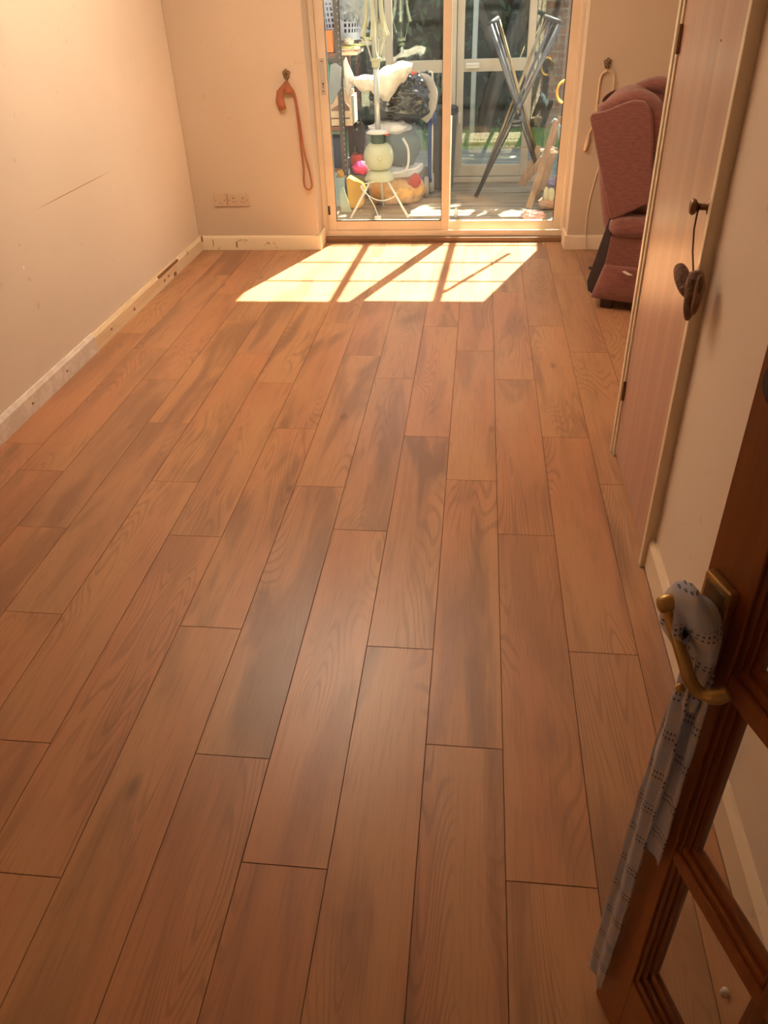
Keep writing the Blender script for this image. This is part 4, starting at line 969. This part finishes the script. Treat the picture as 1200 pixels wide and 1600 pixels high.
st = tag(empty('sack_trolley', (-.44, 7.15, 0)), 'upright sack trolley with blue frame and grey wheels beside the clear sack', 'trolley')
m = MB()
m.tube(bez([(-.515, 7.22, .93), (-.44, 7.22, .945), (-.405, 7.22, .94), (-.40, 7.22, .90)]), .008, 8); m.tube([(-.40, 7.22, .90), (-.40, 7.22, .45), (-.405, 7.22, .10)], .009, 8); m.tube([(-.62, 7.22, .90), (-.62, 7.22, .10)], .009, 8)
L('handle_tube', m, 'white_metal', st, smooth=True)
m = MB(); m.box(-.435, -.405, 7.20, 7.24, .10, .62); m.box(-.63, -.40, 7.20, 7.24, .10, .14); m.box(-.395, -.365, 7.18, 7.22, .56, .65); L('blue_frame', m, 'trolley_blue', st, bevel=.004)
m = MB(); m.tube([(-.50, 7.22, .933), (-.435, 7.22, .943)], .014, 10); L('hand_grip', m, 'black_plastic', st, smooth=True)
for (x_, y_) in ((-.445, 7.12), (-.405, 7.28)):
    m = MB(); m.lathe([(.03, -.018), (.075, -.018), (.082, -.010), (.082, .010), (.075, .018), (.03, .018)], (x_, y_, .082), 26, Matrix.Rotation(PI/2, 4, 'Y')); L('wheel', m, 'wheel_grey', st, smooth=False)
m = MB(); m.lathe([(.004, 0), (.022, .004), (.026, .03), (.02, .045), (.005, .05)], (-.535, 7.02, .92), 14); tag(m.build('red_clip', 'red_cap', smooth=True), 'small bright red clip on top of the black bag', 'clip')
m = MB(); m.tube(bez([(-.50, 7.09, .90), (-.44, 7.09, .88), (-.405, 7.085, .80), (-.42, 7.085, .70), (-.48, 7.09, .62)]), .055, 14, flat=(1, .35))
tag(m.build('felt_pad', 'grey_felt', smooth=True), 'curved grey felt pad between the black bag and the trolley', 'pad')
bn = tag(empty('waste_bin', (-.325, 7.50, 0)), 'tall dark grey lidded waste bin by the outer door leaf', 'bin')
m = MB(); m.lathe([(.095, .0), (.10, .01), (.125, .60)], (-.325, 7.50, 0), 4+24); L('bin_body', m, 'bin_grey', bn, smooth=False)
m = MB(); m.lathe([(.130, .60), (.134, .61), (.134, .65), (.12, .66), (.02, .668)], (-.325, 7.50, 0), 28); L('lid', m, 'black_plastic', bn, smooth=False)
m = MB(); m.tube([(-.222, 6.62, .001), (-.222, 6.62, .70)], .0055, 8); tag(m.build('garden_cane', 'paper_cream', smooth=True), 'thin pale cane standing behind the centre post', 'cane')
m = MB(); m.lathe([(.016, 0), (.016, .05), (.008, .06), (.008, .075)], (-.165, 6.40, 0), 16); tag(m.build('white_bottle', 'white_metal', smooth=True), 'tiny white bottle on the boards just right of the centre post', 'bottle')

# ------------------------------------------------------------------ shelving unit, left
su = tag(empty('shelving_unit', (-1.5, 7.2, 0)), 'slotted steel shelving unit crammed with household clutter', 'shelving')
SXR, SF, SBk = -1.105, 6.96, 7.40
def upright(x, y, mt):
    m = MB(); m.box(x-.046, x, y, y+.003, 0, 2.0); m.box(x-.003, x, y, y+.036, 0, 2.0)
    o_ = L('upright', m, mt, su)
    m = MB()
    for k in range(46):
        m.box(x-.0155, x-.011, y-.0008, y+.0002, .04+k*.0415, .048+k*.0415)
    h_ = kid2(m.build('slot_holes', 'paper_cream' if mt == 'grey_angle' else 'socket_hole'), o_, su)
    h_['kind'] = 'stuff'
upright(SXR, SF, 'grey_angle'); upright(SXR, SBk, 'red_angle'); upright(-1.86, SF, 'grey_angle'); upright(-1.86, SBk, 'red_angle')
for zz in (.24, .56, 1.085, 1.60):
    m = MB(); m.box(-1.90, SXR-.004, SF+.004, SBk+.02, zz, zz+.028); L('shelf', m, 'shelf_brown', su, bevel=.003)
# things on the shelves
def clutter(name, m, mt, label, cat, group=None, **k):
    return tag(m.build(name, mt, **k), label, cat, group)
m = MB()                                   # laundry basket: real holes as dark-lined openings between ribs
def bk(u, v, r=0.0): 
    t = 2*PI*u; R_ = (.135+.055*v)+r
    return Vector((-1.12+R_*math.copysign(abs(math.cos(t))**.7, math.cos(t))*1.0, 7.20+R_*math.copysign(abs(math.sin(t))**.7, math.sin(t))*.75, 1.19+.30*v))
bk0 = tag(empty('laundry_basket', (-1.12, 7.2, 1.19)), 'pale blue perforated laundry basket on the upper shelf', 'basket')
nu, nv = 64, 25
V = [[m.bm.verts.new(bk(i/nu, j/(nv-1))) for j in range(nv)] for i in range(nu)]
for i in range(nu):
    for j in range(nv-1):
        if 3 < j < nv-5 and i % 2 == 1 and (j % 3) != 0: continue
        m.bm.faces.new((V[i][j], V[(i+1) % nu][j], V[(i+1) % nu][j+1], V[i][j+1]))
m.bm.faces.new([V[i][0] for i in range(nu)][::-1])
o = kid(m.build('basket_shell', 'basket_plastic', solid=.003), bk0)
m = MB(); m.tube([bk(i/48, 1.0, .004) for i in range(48)], .009, 8, closed=True); kid(m.build('rim', 'basket_plastic', smooth=True), bk0)
m = MB(); m.blob((-1.12, 7.20, 1.31), (.13, .095, .115), .15, 2, seed=9)
clutter('laundry_pile', m, 'dark_blue', 'dark clothes showing through the holes of the pale blue basket', 'clothes', smooth=True)
m = MB(); m.blob((-1.02, 7.10, 1.46), (.13, .12, .13), .3, 3, 36, 24, 1.0, ridged=.5)
m.blob((-.93, 7.08, 1.40), (.055, .06, .13), .3, 3, 30, 20, 5.0, ridged=.5)
clutter('plastic_carrier_bag', m, 'milky_plastic', 'crinkled translucent carrier bag spilling over the laundry basket', 'bag', smooth=True)
m = MB(); m.box(-1.27, -1.165, 6.97, 7.10, 1.117, 1.262); clutter('orange_box', m, 'orange_card', 'plain orange box on the shelf under the laundry basket', 'box', bevel=.003)
for i, (mt, dz, dx, rz, lab) in enumerate((('paper_pink', 0, 0, -10, 'pink backed magazine at the bottom of the pile'), ('paper_cream', .012, .005, 6, 'cream magazine second in the pile on the shelf'), ('paper_yellow', .024, .0, -18, 'yellow green magazine on top of the pile'))):
    M_ = Matrix.Translation((-1.055+dx, 7.14, 1.118+dz)) @ Matrix.Rotation(math.radians(rz), 4, 'Z')
    m = MB(); m.box(-.07, .07, -.14, .14, 0, .010, M_); clutter('magazine', m, mt, lab, 'magazine', 'magazines under the laundry basket', bevel=.002)
m = MB(); m.box(-1.14, -.985, 6.99, 7.40, 1.093, 1.117); clutter('shelf_plank', m, 'crate_timber', 'pale loose plank end jutting from the upper shelf', 'plank', bevel=.002)
m = MB(); m.blob((-1.05, 7.04, 1.185), (.035, .035, .025), .4, 3, seed=4, ridged=.5); clutter('crumpled_paper', m, 'paper_white', 'crumpled white paper on the magazines', 'paper', smooth=True)
m = MB(); m.prism([(-1.185, 1.04), (-1.145, 1.05), (-1.10, 1.02), (-1.115, .87), (-1.20, .76), (-1.255, .74), (-1.215, .86)], 6.90, 6.925, I4); clutter('grey_plastic_sheet', m, 'milky_plastic', 'milky plastic sheet hanging across the shelving upright', 'sheet', bevel=.006)
m = MB(); m.blob((-1.225, 7.03, .90), (.06, .04, .145), .2, 3, seed=2); clutter('teal_bag', m, 'teal_plastic', 'teal plastic bag tucked at the left of the shelves', 'bag', smooth=True)
m = MB(); m.prism([(-1.095, .86), (-1.10, 1.05), (-1.075, 1.085), (-1.06, 1.04), (-1.02, .95), (-1.04, .87), (-1.075, .80)], 6.99, 7.03, I4); clutter('white_carrier_bag', m, 'white_plastic_bag', 'white carrier bag peak beside the shelving upright', 'bag', bevel=.008)
cr = tag(empty('wooden_crate', (-1.15, 7.1, .59)), 'pale slatted wooden crate on the lower shelf', 'crate')
for zz in (.592, .652):
    m = MB(); m.box(-1.30, -1.065, 6.985, 6.999, zz, zz+.05); L('slat', m, 'crate_timber', cr, bevel=.002)
m = MB(); m.box(-1.065, -1.045, 6.985, 7.30, .592, .80); L('end_board', m, 'crate_timber', cr, bevel=.002)
m = MB(); m.box(-1.30, -1.065, 7.28, 7.30, .592, .83); L('back_board', m, 'crate_timber', cr, bevel=.002)
m = MB(); m.box(-1.30, -1.065, 7.0, 7.28, .592, .602); L('crate_base', m, 'crate_timber', cr)
m = MB(); m.prism([(-1.24, .61), (-1.09, .61), (-1.075, .70), (-1.13, .755), (-1.22, .71)], 7.02, 7.16, I4); clutter('cardboard_box', m, 'cardboard', 'crushed brown cardboard box inside the wooden crate', 'box')
m = MB(); m.box(-1.30, -1.135, 7.0, 7.2, .272, .50); clutter('dark_storage_tub', m, 'dark_blue', 'dark storage tub on the bottom shelf', 'tub', bevel=.006)
m = MB(); m.box(-1.09, -1.0, 7.10, 7.28, .272, .345); clutter('red_carton', m, 'box_red', 'small red carton below the wooden crate', 'carton', bevel=.003)
m = MB(); m.blob((-.985, 7.00, .262), (.085, .06, .05), .25, 2.5, seed=5, flatb=.02); m2 = m; clutter('pink_bag', m, 'pink_plastic', 'bright pink plastic bag left of the airer', 'bag', smooth=True)
m = MB(); m.box(-1.10, -.92, 6.95, 7.10, 0, .215); clutter('storage_box', m, 'bin_grey', 'grey box under the bright pink bag', 'box', bevel=.005)
m = MB(); m.prism([(-1.075, .0), (-1.085, .23), (-1.06, .245), (-.955, .185), (-.93, .14), (-.945, .03), (-.98, 0)], 6.72, 6.84, I4); clutter('yellow_bag', m, 'yellow_bag', 'yellow plastic bag on the floor behind the left airer leg', 'bag', bevel=.012, seg=3)
m = MB(); m.blob((-1.135, 6.78, .262), (.028, .03, .03), .2, 3, seed=1); clutter('yellow_sponge', m, 'yellow_bag', 'small yellow ball shaped sponge by the shelving foot', 'sponge', smooth=True)
m = MB(); m.box(-1.20, -1.10, 6.76, 6.86, 0, .235); clutter('blue_tub', m, 'blue_grey', 'blue grey tub at the foot of the shelving', 'tub', bevel=.01)
m = MB(); m.prism([(-1.12, 0), (-1.12, .16), (-1.09, .20), (-1.03, 0)], 6.60, 6.61, I4); clutter('plastic_sheet', m, 'pale_green_sheet', 'pale green translucent sheet leaning by the shelving foot', 'sheet')
m = MB(); m.blob((-1.02, 7.24, .45), (.06, .07, .13), .3, 3, seed=11); clutter('black_coat', m, 'chair_lining', 'dark garment hanging behind the wooden crate', 'coat', smooth=True)

# ------------------------------------------------------------------ folded chrome clothes horse (X)
ch = tag(empty('folding_stand', (.29, 7.05, 0)), 'shiny chrome X shaped folding stand on the lean-to floor', 'stand')
YA, YB_ = 7.00, 7.10
def strut(x0, z0, x1, z1, y, mt, r=.0145):
    m = MB(); m.tube([(x0, y, z0), (x1, y, z1)], r, 12); return L('leg', m, mt, ch, smooth=True)
strut(.052, 1.265, .585, .015, YA, 'chrome', .018); strut(.115, 1.295, .60, .015, YB_+.02, 'tarnished_chrome', .013); strut(.082, 1.28, .59, .015, YA+.06, 'chrome', .011)
strut(.575, 1.255, -.015, .015, YA+.035, 'chrome', .018); strut(.525, 1.275, -.008, .015, YA+.10, 'chrome', .011); strut(.475, 1.295, .0, .015, YB_+.06, 'tarnished_chrome', .013)
m = MB(); m.tube([(.045, YA, 1.268), (.11, YB_+.02, 1.300)], .019, 10); L('end_cap', m, 'black_plastic', ch, smooth=True)
m = MB(); m.tube([(.585, YA+.03, 1.262), (.47, YB_+.06, 1.300)], .019, 10); L('end_cap', m, 'black_plastic', ch, smooth=True)
m = MB(); m.tube([(.305, YA-.02, .735), (.300, YA-.02, .64)], .024, 12); m.tube([(.255, YA-.02, .60), (.335, YA-.02, .605)], .016, 10); m.tube([(.262, YA-.02, .57), (.33, YA-.02, .575)], .012, 10); m.tube([(.30, YA-.02, .68), (.31, YB_+.08, .70)], .010, 8)
L('pivot_joint', m, 'chrome', ch, smooth=True)
m = MB(); m.tube([(.175, YA, .405), (.42, YA, .405)], .0035, 6); L('brace_wire', m, 'tarnished_chrome', ch)

# ------------------------------------------------------------------ right hand clutter
m = MB()
for i in range(9):
    a_ = random.uniform(-.006, .006); R1, R2 = .052+.003*random.uniform(-1, 1), .072+.004*random.uniform(-1, 1)
    m.tube([(.625+a_+R1*math.cos(t_), 6.72+.005*i-.02, .835+a_+R2*math.sin(t_)) for t_ in [2*PI*k_/28 for k_ in range(28)]], .0055, 6, closed=True)
m.tube([(.625, 6.72, .90), (.625, 6.72, 1.6), (.625, 6.72, roofz(6.72)-.01)], .0025, 5)
tag(m.build('rope_coil', 'yellow_rope', smooth=True), 'coil of yellow rope hanging at the right of the lean-to', 'rope')
dc = tag(empty('folded_deckchair', (.5, 6.95, 0)), 'folded wooden deckchair leaning at the right of the lean-to', 'deckchair')
def plank(p0, p1, w_, t_, mt='garden_timber', nm='rail'):
    a, b = Vector(p0), Vector(p1); d = (b-a).normalized(); sx_ = Vector((0, 1, 0)).cross(d).normalized(); m = MB()
    vs = []
    for q in (a, b):
        for s_, u_ in ((-1, -1), (1, -1), (1, 1), (-1, 1)): vs.append(m.bm.verts.new(q+sx_*s_*w_/2+Vector((0, 1, 0))*u_*t_/2))
    for f_ in ((0,1,2,3),(7,6,5,4),(0,4,5,1),(1,5,6,2),(2,6,7,3),(3,7,4,0)): m.bm.faces.new([vs[k_] for k_ in f_])
    return L(nm, m, mt, dc, bevel=.004)
plank((.415, 6.62, .02), (.60, 6.86, .62), .05, .025); plank((.50, 6.98, .02), (.66, 7.22, .60), .045, .025)
plank((.36, 6.95, .12), (.50, 7.05, .40), .06, .02); plank((.505, 6.88, .10), (.585, 6.93, .42), .10, .014, nm='seat_slat')
plank((.40, 6.9, .18), (.52, 6.9, .34), .05, .014, nm='seat_slat')
m = MB(); m.box(.49, .60, 6.84, 6.86, .40, .415); m.box(.57, .66, 6.84, 6.86, .385, .40); L('cross_bar', m, 'crate_timber', dc)
m = MB(); m.tube(bez([(.575, 6.90, .615), (.60, 6.90, .59), (.635, 6.90, .53), (.665, 6.90, .46)]), .024, 12)
tag(m.build('rolled_mat', 'steel_blue', smooth=True), 'rolled blue grey mat resting on the folded deckchair', 'mat')
for i, (cx, cz, lab) in enumerate(((.545, .125, 'cream oval slipper sole, left one of the pair by the deckchair foot'), (.585, .120, 'cream oval slipper sole, right and larger one by the deckchair foot'))):
    m = MB(); m.blob((cx, 6.62, cz), (.022+.008*i, .014, .052), .05, 2, seed=i); tag(m.build('slipper', 'cream_rubber', smooth=True), lab, 'slipper', 'pair of cream soles')
m = MB(); m.blob((.60, 6.72, .19), (.05, .05, .035), .3, 3, seed=2); tag(m.build('purple_cloth', 'purple_cloth', smooth=True), 'dark purple cloth above the cream slippers', 'cloth')
m = MB(); m.blob((.565, 6.66, .045), (.075, .06, .05), .2, 3, seed=22, flatb=.001); tag(m.build('cloth_bundle', 'cardboard', smooth=True), 'brown cloth bundle under the cream slippers', 'cloth')
m = MB(); m.blob((.435, 6.36, .022), (.085, .07, .035), .4, 3, 36, 24, 9, flatb=.001, ridged=.5); tag(m.build('pink_cloth', 'pink_cloth', smooth=True), 'crumpled pink cloth on the floor by the right door frame', 'cloth')
m = MB(); m.box(.66, .78, 6.80, 6.97, 0, .30); tag(m.build('toy_box', 'paper_cream', bevel=.006), 'cream box behind the slippers at the right edge', 'box')
